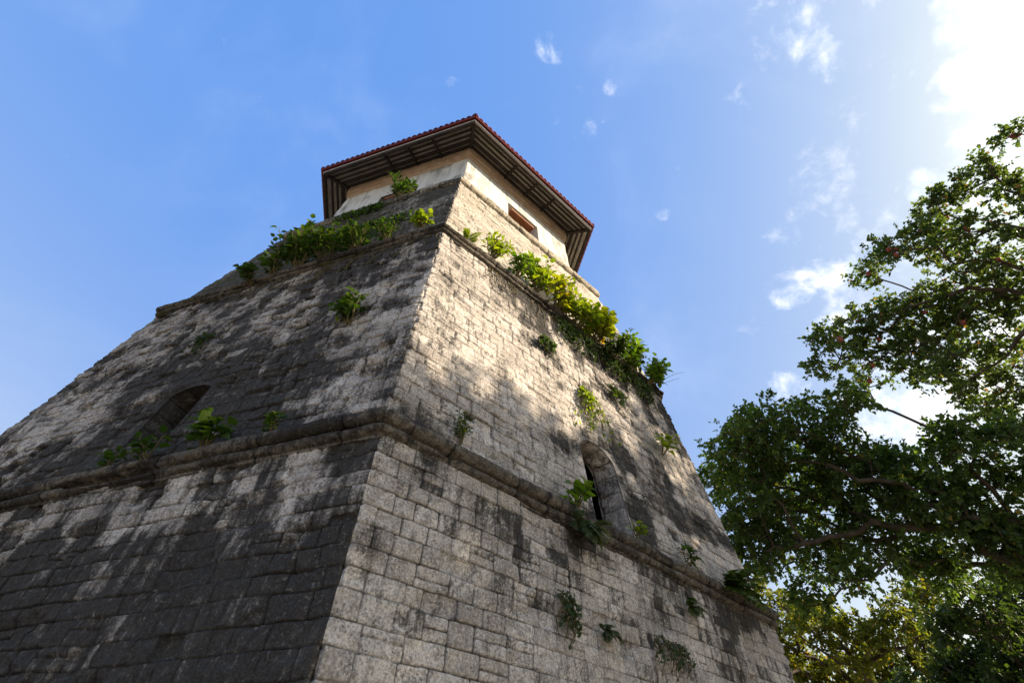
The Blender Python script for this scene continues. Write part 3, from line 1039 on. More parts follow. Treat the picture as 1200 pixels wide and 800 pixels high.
def hexring(name, r_in, z_in, r_out, z_out, mat, parent, ribs=0.0):
    """sloping hexagonal ring, optional fine corrugation running up the slope"""
    VV, QQ, n0 = [], [], 0
    for k in range(-3, 3):
        nc = 260 if ribs else 2
        s = np.linspace(-1, 1, nc + 1)
        rc = np.linspace(r_out, r_in, 7)
        zc = np.linspace(z_out, z_in, 7)
        U = s[None, :] * (rc / 2)[:, None]
        P = fdir(k) * (rc * C30)[:, None, None] + edir(k) * U[..., None]
        P[..., 2] = zc[:, None] + ribs * np.abs(np.sin(U * np.pi / 0.085))
        idx = n0 + np.arange(P.shape[0] * P.shape[1]).reshape(P.shape[:2])
        QQ.append(np.stack([idx[:-1, :-1], idx[1:, :-1], idx[1:, 1:], idx[:-1, 1:]], -1).reshape(-1, 4))
        VV.append(P.reshape(-1, 3)); n0 += idx.size
    return link_mesh(name, np.concatenate(VV), [np.concatenate(QQ)], mat, parent, False)


hexring('soffit', 4.40, under_z(4.40) + 0.09, 5.50, under_z(5.50) + 0.09, M['deck'], roof, 0.022)


def hexbar(name, rc, z, wd, ht, mat, parent, bev=0.006):
    """one timber or strip per side, mitred by meeting on the hips"""
    for k in range(-3, 3):
        bb = MB()
        a = cdir(k) * rc + np.array([0, 0, z]); c = cdir(k + 1) * rc + np.array([0, 0, z])
        bb.bar(a, c, wd, ht, (0, 0, 1), bev)
        bb.build(name, mat, parent)


hexbar('fascia', 5.425, 17.00, 0.09, 0.18, M['dark_wood'], roof)
hexbar('eave_trim', 5.490, 17.085, 0.020, 0.030, M['white_trim'], roof, 0.003)
hexbar('gutter', 5.565, 17.17, 0.075, 0.085, M['red'], roof, 0.02)
for rc_, wd, ht in ((5.20, 0.06, 0.06), (5.02, 0.06, 0.06), (4.82, 0.11, 0.07), (4.62, 0.09, 0.07)):
    hexbar('purlin', rc_, under_z(rc_) + 0.055, wd, ht, M['dark_wood'], roof)
for k in range(-3, 3):
    us = {0: (-0.80, 0.12, 0.95), -1: (-0.45, 0.38, 1.25)}.get(k, (-0.9, 0.0, 0.9))
    for u in us:
        bb = MB()
        ra, rb_ = 5.33, 4.50
        bb.bar(fpt(k, u, ra, under_z(ra) - 0.01), fpt(k, u, rb_, under_z(rb_) - 0.01), 0.065, 0.10)
        bb.build('rafter', M['dark_wood'], roof)
    bb = MB()
    bb.bar(cdir(k) * 5.36 + np.array([0, 0, under_z(5.36) - 0.015]), cdir(k) * 4.52 + np.array([0, 0, under_z(4.52) - 0.015]), 0.09, 0.11)
    bb.build('hip_rafter', M['dark_wood'], roof)

# ------------------------------------------------------------------ leaves
def unit(v):
    return v / (np.linalg.norm(v, axis=-1, keepdims=True) + 1e-9)


def leaf_mesh(pos, d, nrm, L, Wd, detailed, rng, curl=0.25):
    """arrays of leaves -> V, faces(list), leafvar"""
    n = len(pos)
    d = unit(d)
    s = unit(np.cross(d, nrm))
    nn_ = np.cross(s, d)
    L = np.broadcast_to(L, (n,))[:, None]
    Wd = np.broadcast_to(Wd, (n,))[:, None]
    cu = (curl * rng.uniform(0.3, 1.4, n))[:, None] * L
    fo = rng.uniform(0.12, 0.42, n)[:, None] * Wd
    if detailed:
        b0 = pos
        m1 = pos + d * L * 0.30 + nn_ * (0.02 * L)
        m2 = pos + d * L * 0.68 - nn_ * cu * 0.30
        tp = pos + d * L - nn_ * cu
        l0 = pos + d * L * 0.10 + s * Wd * 0.62 + nn_ * fo * 0.6
        r0 = pos + d * L * 0.10 - s * Wd * 0.62 + nn_ * fo * 0.6
        l1 = m1 + s * Wd + nn_ * fo
        r1 = m1 - s * Wd + nn_ * fo
        l2 = m2 + s * Wd * 0.66 + nn_ * fo * 0.7
        r2_ = m2 - s * Wd * 0.66 + nn_ * fo * 0.7
        V = np.stack([b0, m1, m2, tp, l0, r0, l1, r1, l2, r2_], 1).reshape(-1, 3)
        i = np.arange(n)[:, None] * 10
        quads = np.concatenate([i + np.array([0, 1, 6, 4]), i + np.array([0, 5, 7, 1]), i + np.array([1, 2, 8, 6]), i + np.array([1, 7, 9, 2])])
        tris = np.concatenate([i + np.array([2, 3, 8]), i + np.array([2, 9, 3])])
        k = 10
        F = [quads, tris]
    else:
        b0 = pos
        tp = pos + d * L - nn_ * cu * 0.6
        m1 = pos + d * L * 0.45
        l = m1 + s * Wd + nn_ * fo
        r = m1 - s * Wd + nn_ * fo
        V = np.stack([b0, r, tp, l, m1], 1).reshape(-1, 3)
        i = np.arange(n)[:, None] * 5
        F = [np.concatenate([i + np.array([0, 1, 4]), i + np.array([1, 2, 4]), i + np.array([2, 3, 4]), i + np.array([3, 0, 4])])]
        k = 5
    return V, F, np.repeat(rng.uniform(0, 1, n), k)


# ------------------------------------------------------------------ wall plants
def stem_curve(p0, d0, L, upv, rng, n=7, gravity=0.0):
    pts = [np.array(p0, float)]
    d = np.array(d0, float)
    for i in range(n):
        d = unit(d + upv * (0.22 - gravity) + rng.normal(0, 0.13, 3))
        pts.append(pts[-1] + d * L / n)
    return np.array(pts)


def wall_plant(name, label, cat, k, tier_rc, u, z, out, size, nst, leafL, ratio, nleaf, mat, seed, group=None, spread=0.9, gravity=0.0, outw=0.8, upw=0.7, branch=True, side=0.0):
    rng = np.random.default_rng(seed)
    base = fpt(k, u, tier_rc, z, out)
    root = empty(name, base)
    tag(root, label, cat, group)
    if name == 'shrub':
        size, leafL, nst = size * 0.74, leafL * 0.66, nst + 1
    fd, ed, upv = fdir(k), edir(k), np.array([0, 0, 1.0])
    st = MB()
    LP, LD, LN, LL = [], [], [], []
    for i in range(nst):
        d0 = unit(fd * outw * rng.uniform(0.5, 1.3) + upv * upw * rng.uniform(0.4, 1.3) + ed * (rng.normal(0, spread) + side))
        p0 = base + ed * rng.uniform(-0.5, 0.5) * size * 0.35 * spread + upv * rng.uniform(-0.04, 0.04)
        L = size * rng.uniform(0.55, 1.1)
        C = stem_curve(p0, d0, L, upv, rng, 7, gravity)
        st.tube(C, np.linspace(0.013, 0.004, len(C)) * (0.6 + 0.5 * size), 5)
        curves = [C]
        if branch:
            for b_ in range(rng.integers(1, 4)):
                j = rng.integers(2, 6)
                dd = unit(unit(C[j + 1] - C[j]) + unit(rng.normal(0, 1, 3)) * 0.8)
                c2 = stem_curve(C[j], dd, L * rng.uniform(0.3, 0.55), upv, rng, 5, gravity)
                st.tube(c2, np.linspace(0.006, 0.003, len(c2)) * (0.6 + 0.5 * size), 4)
                curves.append(c2)
        for ci, c in enumerate(curves):
            m_ = nleaf if ci == 0 else max(3, int(nleaf * 0.55))
            for j in range(m_):
                t = (0.25 + 0.75 * (j + rng.uniform(0, 0.6)) / m_) * (len(c) - 1)
                t = min(t, len(c) - 1.001)
                i0 = int(t)
                p = c[i0] + (c[i0 + 1] - c[i0]) * (t - i0)
                ax = unit(c[i0 + 1] - c[i0])
                a = j * 2.4 + rng.uniform(-0.5, 0.5)
                q = unit(np.cross(ax, [0.3, 0.2, 0.9]))
                q2 = np.cross(ax, q)
                ld = unit(ax * 0.55 + (q * math.cos(a) + q2 * math.sin(a)) * 0.9 + fd * 0.25 - upv * 0.18)
                pet = leafL * 0.30
                LP.append(p + ld * pet)
                LD.append(ld)
                LN.append(unit(upv * 0.75 + fd * 0.6 + rng.normal(0, 0.35, 3)))
                LL.append(leafL * rng.uniform(0.45, 1.15))
    LP, LD, LN, LL = map(np.array, (LP, LD, LN, LL))
    if name == 'shrub':
        dry, rt = MB(), MB()
        for i in range(rng.integers(3, 7)):      # dead, leafless stems
            d0 = unit(fd * rng.uniform(0.3, 1.2) + upv * rng.uniform(-0.3, 1.0) + ed * rng.normal(0, 0.9))
            c = stem_curve(base + ed * rng.normal(0, 0.1) * size, d0, size * rng.uniform(0.5, 1.15), upv, rng, 7, 0.2)
            dry.tube(c, np.linspace(0.007, 0.0025, len(c)), 4)
        dry.build('dry_stem', M['dry'], root, True)
        for i in range(rng.integers(4, 8)):      # roots creeping down the stones below the ledge
            uu = u + rng.normal(0, 0.16)
            L = rng.uniform(0.25, 0.9)
            du = rng.normal(0, 0.25)
            ph_ = rng.uniform(0, 6)
            c = [fpt(k, uu + du * t * L + 0.04 * math.sin(ph_ + 7 * t), rad_at(1, 8.62 - L * t), 8.62 - L * t, 0.012) for t in np.linspace(0, 1, 9)]
            rt.tube(c, np.linspace(0.010, 0.003, 9), 4)
        rt.build('root', M['dry'], root, True)
    # nothing grows inside the stone
    dd = (LP - base) @ fd
    LP = LP + np.clip(0.02 - out - dd, 0, None)[:, None] * fd
    V, F, lv = leaf_mesh(LP, LD, LN, LL, LL * ratio, True, rng)
    link_mesh('foliage', V, F, mat, root, True, {'leafvar': lv})
    st.build('stem', M['twig'], root, True)
    return root


def fern(name, label, cat, k, tier_rc, u, z, out, size, nfr, mat, seed, group=None, droop=0.5, spread=1.0):
    rng = np.random.default_rng(seed)
    base = fpt(k, u, tier_rc, z, out)
    root = empty(name, base)
    tag(root, label, cat, group)
    fd, ed, upv = fdir(k), edir(k), np.array([0, 0, 1.0])
    st = MB()
    LP, LD, LN, LL = [], [], [], []
    for i in range(nfr):
        d = unit(fd * rng.uniform(0.4, 1.0) + upv * rng.uniform(-0.3, 0.9) + ed * rng.normal(0, spread * 0.8))
        pts = [base + ed * rng.normal(0, 0.05)]
        L = size * rng.uniform(0.6, 1.1)
        for j in range(9):
            d = unit(d - upv * droop * 0.22)
            pts.append(pts[-1] + d * L / 9)
        C = np.array(pts)
        st.tube(C, np.linspace(0.005, 0.002, len(C)), 4)
        for j in range(1, 26):
            t = j / 26 * 9
            i0 = min(int(t), 8)
            p = C[i0] + (C[i0 + 1] - C[i0]) * (t - i0)
            ax = unit(C[i0 + 1] - C[i0])
            sv = unit(np.cross(ax, upv + 0.2 * fd))
            ln = size * 0.24 * math.sin(math.pi * (0.12 + 0.86 * j / 26))
            for sg in (-1, 1):
                LP.append(p); LD.append(unit(ax * 0.45 + sv * sg + rng.normal(0, 0.08, 3)))
                LN.append(unit(np.cross(sv, ax) + rng.normal(0, 0.2, 3))); LL.append(ln * rng.uniform(0.8, 1.1))
    LP, LD, LN, LL = map(np.array, (LP, LD, LN, LL))
    V, F, lv = leaf_mesh(LP, LD, LN, LL, LL * 0.17, False, rng, 0.3)
    link_mesh('frond', V, F, mat, root, True, {'leafvar': lv})
    st.build('stem', M['twig'], root, True)
    return root


def vine_mat(name, label, cat, k, rcf, u0, u1, z0, z1, n, mat, mat2, seed, leafL=0.05, density=22):
    """trailing tangle hanging down the stones"""
    rng = np.random.default_rng(seed)
    base = fpt(k, (u0 + u1) / 2, rcf(z1), z1, 0.02)
    root = empty(name, base)
    tag(root, label, cat)
    fd, ed, upv = fdir(k), edir(k), np.array([0, 0, 1.0])
    st = MB()
    LP, LD, LN, LL = [], [], [], []
    for i in range(n):
        u = rng.uniform(u0, u1); z = z1 + rng.uniform(-0.05, 0.05)
        L = (z1 - z0) * rng.uniform(0.3, 1.0)
        pts = []
        du = rng.normal(0, 0.25)
        for j in range(8):
            t = j / 7
            pts.append(fpt(k, u + du * t * L + rng.normal(0, 0.018), rcf(z - L * t), z - L * t, 0.02 + 0.10 * math.sin(math.pi * t) * rng.uniform(0.3, 1)))
        C = np.array(pts)
        st.tube(C, np.linspace(0.008, 0.003, 8), 4)
        for j in range(density):
            t = rng.uniform(0, 1) * 6.99
            i0 = int(t)
            LP.append(C[i0] + (C[i0 + 1] - C[i0]) * (t - i0) + fd * 0.015)
            LD.append(unit(fd * 0.5 - upv * 0.4 + rng.normal(0, 0.7, 3)))
            LN.append(unit(fd + upv * 0.4 + rng.normal(0, 0.5, 3)))
            LL.append(leafL * rng.uniform(0.5, 1.3))
    LP, LD, LN, LL = map(np.array, (LP, LD, LN, LL))
    V, F, lv = leaf_mesh(LP, LD, LN, LL, LL * 0.38, False, rng, 0.3)
    link_mesh('foliage', V, F, mat, root, True, {'leafvar': lv})
    st.build('stem', mat2, root, True)
    return root


B1, B2, B3 = 6.675, 6.075, 5.17
t1 = lambda z: rad_at(0, z)
t2 = lambda z: rad_at(1, z)
t3 = lambda z: rad_at(2, z)
G_RIGHT = 'shrubs along the sunlit ledge'
G_LEFT = 'shrubs along the shaded ledge'
WP = wall_plant
# -- sunlit ledge on the right-hand face, from the corner outwards
fern('fern', 'small yellowish fern on the sunlit ledge, the plant nearest the tower corner', 'fern', 0, B2, -2.62, 8.86, 0.05, 0.30, 5, M['leaf_wall'], 100, None, 0.3, 0.6)
WP('shrub', 'feathery light green shrub with narrow leaves sprouting from the sunlit ledge near the corner', 'shrub', 0, B2, -2.02, 8.85, 0.05, 0.75, 12, 0.17, 0.20, 13, M['leaf_wall'], 101, G_RIGHT, 0.55, 0, 0.7, 0.8)
WP('shrub', 'broad-leaved shrub on the sunlit ledge just left of the pale arched window', 'shrub', 0, B2, -1.42, 8.86, 0.05, 0.72, 7, 0.21, 0.36, 9, M['leaf_wall_mid'], 102, G_RIGHT, 0.5)
WP('shrub', 'tall leafy shrub growing up across the pale arched window', 'shrub', 0, B2, -0.92, 8.84, 0.05, 1.05, 8, 0.22, 0.36, 11, M['leaf_wall'], 103, G_RIGHT, 0.4, 0, 0.5, 1.0)
WP('shrub', 'bushy yellow-green shrub right under the pale arched window', 'shrub', 0, B2, -0.42, 8.80, 0.06, 0.95, 11, 0.22, 0.38, 10, M['leaf_wall_gold'], 104, G_RIGHT, 0.6)
WP('shrub', 'dense bright shrub in the middle of the sunlit ledge, hanging over it', 'shrub', 0, B2, 0.15, 8.72, 0.08, 0.95, 14, 0.23, 0.40, 10, M['leaf_wall'], 105, G_RIGHT, 0.7, 0.10)
WP('shrub', 'widest shrub of the sunlit ledge with large flat yellow-green leaves', 'shrub', 0, B2, 0.78, 8.74, 0.08, 1.1, 15, 0.26, 0.42, 10, M['leaf_wall_gold'], 106, G_RIGHT, 0.7)
WP('shrub', 'low dark-centred shrub trailing below the sunlit ledge', 'shrub', 0, B2, 1.25, 8.56, 0.10, 0.85, 12, 0.19, 0.38, 10, M['leaf_shade'], 107, G_RIGHT, 0.6, 0.3)
WP('shrub', 'tangled shrub on the sunlit ledge second from its right end', 'shrub', 0, B2, 1.85, 8.70, 0.06, 0.95, 14, 0.20, 0.40, 10, M['leaf_wall_mid'], 108, G_RIGHT, 0.6)
WP('shrub', 'large-leaved shrub sticking out against the sky at the right end of the sunlit ledge', 'shrub', 0, B2, 2.52, 8.70, 0.06, 1.05, 12, 0.22, 0.44, 9, M['leaf_wall_mid'], 109, G_RIGHT, 0.45, 0, 0.9, 0.5, True, 0.5)
vine_mat('dry_vine', 'brown dry vine tangle hanging below the shrubs of the sunlit ledge', 'vine', 0, t2, -0.4, 2.6, 7.85, 8.64, 90, M['fern'], M['dry'], 110, 0.075, 20)
vine_mat('moss_tuft', 'small mossy tuft on the sunlit wall left of and below the ledge shrubs', 'moss', 0, t2, -1.0, -0.72, 7.1, 7.42, 24, M['leaf_shade'], M['dry'], 111, 0.06, 14)
vine_mat('creeper', 'yellow-green creeper strip on the wall above the deep arched window', 'creeper', 0, t2, -0.22, 0.10, 5.75, 6.75, 26, M['leaf_wall'], M['dry'], 112, 0.065, 15)
WP('seedling', 'single small green seedling on the shaded stones right of the deep arched window', 'seedling', 0, t2(6.5), 1.92, 6.45, 0.02, 0.35, 4, 0.15, 0.36, 6, M['leaf_wall'], 113, None, 0.6)
vine_mat('creeper', 'dark small creeper high on the wall near its right edge, below the ledge', 'creeper', 0, t2, 0.75, 1.1, 7.0, 7.45, 20, M['leaf_shade'], M['dry'], 114, 0.06, 14)
# -- lower ledge, right-hand face
WP('ledge_plant', 'dark green plant with big round leaves on the lower ledge below the arched window', 'plant', 0, B1, -0.98, 4.22, 0.06, 0.30, 9, 0.125, 0.46, 5, M['leaf_wall_mid'], 120, None, 0.7, 0, 0.6, 0.7, False)
fern('fern', 'dark fern clump hanging under the lower ledge below the big round leaves', 'fern', 0, B1, -0.93, 4.02, 0.10, 0.36, 16, M['fern'], 121, None, 1.0, 0.9)
WP('ledge_plant', 'low light green weed on the lower ledge at the sill of the arched window', 'plant', 0, B1, 0.12, 4.24, 0.05, 0.20, 4, 0.09, 0.34, 5, M['leaf_wall'], 122, None, 0.8)
WP('ledge_plant', 'small leafy plant on the lower ledge midway between arched window and right end', 'plant', 0, B1, 1.15, 4.26, 0.05, 0.22, 4, 0.10, 0.36, 5, M['leaf_shade'], 123, None, 0.8)
fern('fern', 'spreading fern at the right end of the lower ledge', 'fern', 0, B1, 2.15, 4.20, 0.08, 0.62, 14, M['leaf_shade'], 124, None, 0.5, 1.0)
WP('climbing_fern', 'slender climbing fern upright on the wall just above the lower ledge near the corner', 'fern', 0, t2(4.4), -2.50, 4.32, 0.02, 0.36, 4, 0.050, 0.30, 15, M['leaf_shade'], 125, None, 0.12, 0, 0.12, 1.2)
vine_mat('creeper', 'thin fern-like creeper on the base wall, left of a darker fern', 'creeper', 0, t1, -1.32, -1.10, 2.75, 3.25, 16, M['fern'], M['twig'], 126, 0.045, 10)
fern('fern', 'dark fern clump on the base wall right of the thin creeper', 'fern', 0, t1(3.1), -0.66, 3.10, 0.02, 0.22, 10, M['fern'], 127, None, 0.9, 0.9)
vine_mat('moss_tuft', 'dull mossy patch of weeds low on the base wall near the bottom edge', 'moss', 0, t1, 0.1, 0.6, 2.85, 3.2, 22, M['fern'], M['dry'], 128, 0.035, 12)
fern('fern', 'tiny fern on the base wall under the right part of the lower ledge', 'fern', 0, t1(3.7), 1.0, 3.70, 0.02, 0.26, 9, M['leaf_shade'], 129, None, 0.8, 0.8)
# -- shaded ledge, left-hand face
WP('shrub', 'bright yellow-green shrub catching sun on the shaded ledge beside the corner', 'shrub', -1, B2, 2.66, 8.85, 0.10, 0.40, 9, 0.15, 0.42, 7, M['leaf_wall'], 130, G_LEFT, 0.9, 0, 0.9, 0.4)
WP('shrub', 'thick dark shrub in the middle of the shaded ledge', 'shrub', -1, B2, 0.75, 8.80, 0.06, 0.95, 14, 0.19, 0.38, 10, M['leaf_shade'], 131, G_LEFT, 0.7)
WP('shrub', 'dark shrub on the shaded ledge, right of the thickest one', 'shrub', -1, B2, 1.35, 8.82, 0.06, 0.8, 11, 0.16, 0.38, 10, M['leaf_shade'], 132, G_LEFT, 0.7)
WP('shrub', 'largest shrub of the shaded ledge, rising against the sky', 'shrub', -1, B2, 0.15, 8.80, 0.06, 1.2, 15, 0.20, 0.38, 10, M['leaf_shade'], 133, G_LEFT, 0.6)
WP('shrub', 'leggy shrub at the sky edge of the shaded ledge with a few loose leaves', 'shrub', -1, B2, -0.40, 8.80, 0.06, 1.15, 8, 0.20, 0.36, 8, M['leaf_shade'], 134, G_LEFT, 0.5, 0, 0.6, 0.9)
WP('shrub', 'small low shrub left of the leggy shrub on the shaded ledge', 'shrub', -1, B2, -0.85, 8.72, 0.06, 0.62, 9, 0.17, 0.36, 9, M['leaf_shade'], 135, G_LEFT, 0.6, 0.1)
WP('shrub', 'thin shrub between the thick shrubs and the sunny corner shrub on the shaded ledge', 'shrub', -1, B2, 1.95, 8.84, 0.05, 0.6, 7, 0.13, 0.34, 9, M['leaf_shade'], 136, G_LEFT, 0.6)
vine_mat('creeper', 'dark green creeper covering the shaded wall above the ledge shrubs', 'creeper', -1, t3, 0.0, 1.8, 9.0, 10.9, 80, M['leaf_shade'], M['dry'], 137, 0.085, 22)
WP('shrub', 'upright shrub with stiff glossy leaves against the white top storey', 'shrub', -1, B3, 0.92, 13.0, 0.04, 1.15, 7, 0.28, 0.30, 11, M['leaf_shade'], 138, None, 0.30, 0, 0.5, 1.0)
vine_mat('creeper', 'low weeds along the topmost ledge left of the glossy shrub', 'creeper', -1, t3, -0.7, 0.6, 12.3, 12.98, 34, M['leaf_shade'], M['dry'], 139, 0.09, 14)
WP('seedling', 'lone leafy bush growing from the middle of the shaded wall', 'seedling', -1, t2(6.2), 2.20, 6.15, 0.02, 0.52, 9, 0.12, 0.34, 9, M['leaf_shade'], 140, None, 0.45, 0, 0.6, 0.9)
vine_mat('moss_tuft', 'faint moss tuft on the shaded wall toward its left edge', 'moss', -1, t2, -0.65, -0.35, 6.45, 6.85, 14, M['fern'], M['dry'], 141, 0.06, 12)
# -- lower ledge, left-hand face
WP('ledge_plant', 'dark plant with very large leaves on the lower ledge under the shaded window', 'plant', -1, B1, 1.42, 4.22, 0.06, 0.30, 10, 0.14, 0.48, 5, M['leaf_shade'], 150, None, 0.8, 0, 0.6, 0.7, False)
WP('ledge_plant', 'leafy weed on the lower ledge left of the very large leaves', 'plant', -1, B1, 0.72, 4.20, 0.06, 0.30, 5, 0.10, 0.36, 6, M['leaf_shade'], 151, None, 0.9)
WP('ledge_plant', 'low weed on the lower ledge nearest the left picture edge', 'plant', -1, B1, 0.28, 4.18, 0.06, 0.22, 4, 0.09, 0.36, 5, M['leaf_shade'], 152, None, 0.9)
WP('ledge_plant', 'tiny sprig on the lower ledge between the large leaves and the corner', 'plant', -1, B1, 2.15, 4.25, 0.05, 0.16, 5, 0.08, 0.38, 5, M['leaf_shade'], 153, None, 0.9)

# ------------------------------------------------------------------ trees
LB = [(9.5, -0.8, 9.7, 1.13), (9.8, 0.9, 10.0, 0.72), (9.1, -2.1, 9.6, 0.75), (11.3, -0.1, 9.3, 1.36), (9.2, -0.2, 8.1, 0.9), (9.7, 0.3, 7.4, 0.9), (11.5, 0.2, 7.7, 1.14), (10.5, -2.3, 9.5, 0.95), (11.4, -1.8, 8.6, 1.1), (10.1, -3.8, 9.3, 0.53), (12.4, -2.2, 8.6, 0.92), (11.8, -1.6, 7.3, 0.95), (12.0, -3.1, 7.5, 0.91), (12.9, -1.4, 6.8, 0.73), (12.3, -3.3, 6.8, 0.87), (12.9, -4.3, 7.8, 0.82), (10.4, -1.2, 6.2, 0.53), (12.9, -3.4, 6.1, 0.8), (11.8, -4.2, 8.1, 0.65), (10.1, -0.1, 6.1, 0.41), (14.2, -4.7, 7.3, 0.89), (13.0, -4.0, 5.4, 0.75)]
LA = [(14.5, -9.5, 15.3, 0.36), (15.9, -8.2, 16.6, 0.64), (15.7, -7.1, 16.5, 0.74), (15.8, -8.2, 15.2, 0.53), (14.6, -6.3, 15.0, 0.81), (14.5, -7.0, 13.6, 0.97), (12.9, -5.9, 14.4, 0.54), (15.1, -4.3, 16.4, 0.59), (13.9, -3.0, 14.2, 0.73), (12.5, -2.9, 13.2, 0.52), (14.9, -3.6, 14.1, 0.99), (16.0, -4.6, 14.2, 1.15), (16.2, -5.4, 13.2, 1.2), (17.3, -6.4, 14.1, 1.21), (12.3, -2.3, 12.6, 0.46), (14.5, -2.3, 13.2, 0.93), (15.2, -3.5, 12.6, 0.99), (14.7, -4.5, 10.9, 1.02), (17.1, -4.5, 11.7, 1.11), (17.8, -2.9, 11.2, 0.82), (16.1, -8.5, 14.0, 0.95), (15.9, -7.1, 11.7, 1.14), (18.4, -4.6, 10.9, 1.24), (17.0, -8.2, 12.1, 1.08), (17.6, -6.3, 10.4, 1.22), (18.5, -7.8, 11.3, 1.18), (16.7, -5.0, 8.0, 1.08)]
LC = [(18.3, 10.8, 11.1, 0.55), (18.8, 10.1, 9.8, 1.02), (18.3, 11.5, 9.1, 0.8), (18.3, 8.2, 8.7, 1.03), (19.3, 11.0, 8.0, 1.02), (19.1, 7.7, 7.9, 1.2), (19.8, 6.0, 8.1, 1.03), (21.7, 9.0, 7.4, 1.22), (22.8, 7.5, 7.9, 1.04), (20.6, 10.4, 7.3, 1.12), (21.7, 5.7, 9.3, 0.85), (16.9, 10.4, 7.4, 0.64)]
LD = [(15.5, -0.1, 6.4, 0.79), (17.4, 0.8, 6.0, 0.95), (16.8, 2.1, 5.8, 0.77), (18.0, 0.3, 7.3, 0.72), (15.7, 1.3, 6.4, 0.53), (16.3, 0.5, 4.8, 0.83), (16.7, 2.2, 4.9, 0.75), (16.2, 3.5, 5.1, 0.83), (18.8, 0.3, 6.2, 1.12)]
# boughs of the tall tree on the sun side, whose shade falls on the tower
LA2 = [(15.5, -10.5, 11.2, 1.2), (16.5, -11.8, 12.4, 1.2), (15.0, -12.2, 10.2, 1.2), (14.6, -10.2, 9.2, 1.1), (16.2, -12.8, 13.6, 1.0), (15.8, -9.2, 9.8, 1.2), (17.2, -10.4, 13.2, 1.1), (16.0, -13.4, 11.4, 1.2), (14.8, -11.4, 12.2, 0.9), (16.8, -9.8, 10.8, 1.1), (17.5, -11.6, 10.6, 1.1), (15.2, -9.0, 11.6, 0.8), (15.0, -13.2, 12.6, 0.8), (16.6, -7.6, 9.4, 1.1), (15.4, -8.0, 8.4, 1.0), (14.8, -9.2, 8.0, 1.0), (15.6, -11.6, 9.0, 1.1), (15.4, -14.2, 10.4, 1.0), (16.2, -14.4, 12.4, 0.9), (15.2, -12.8, 8.8, 0.9)]


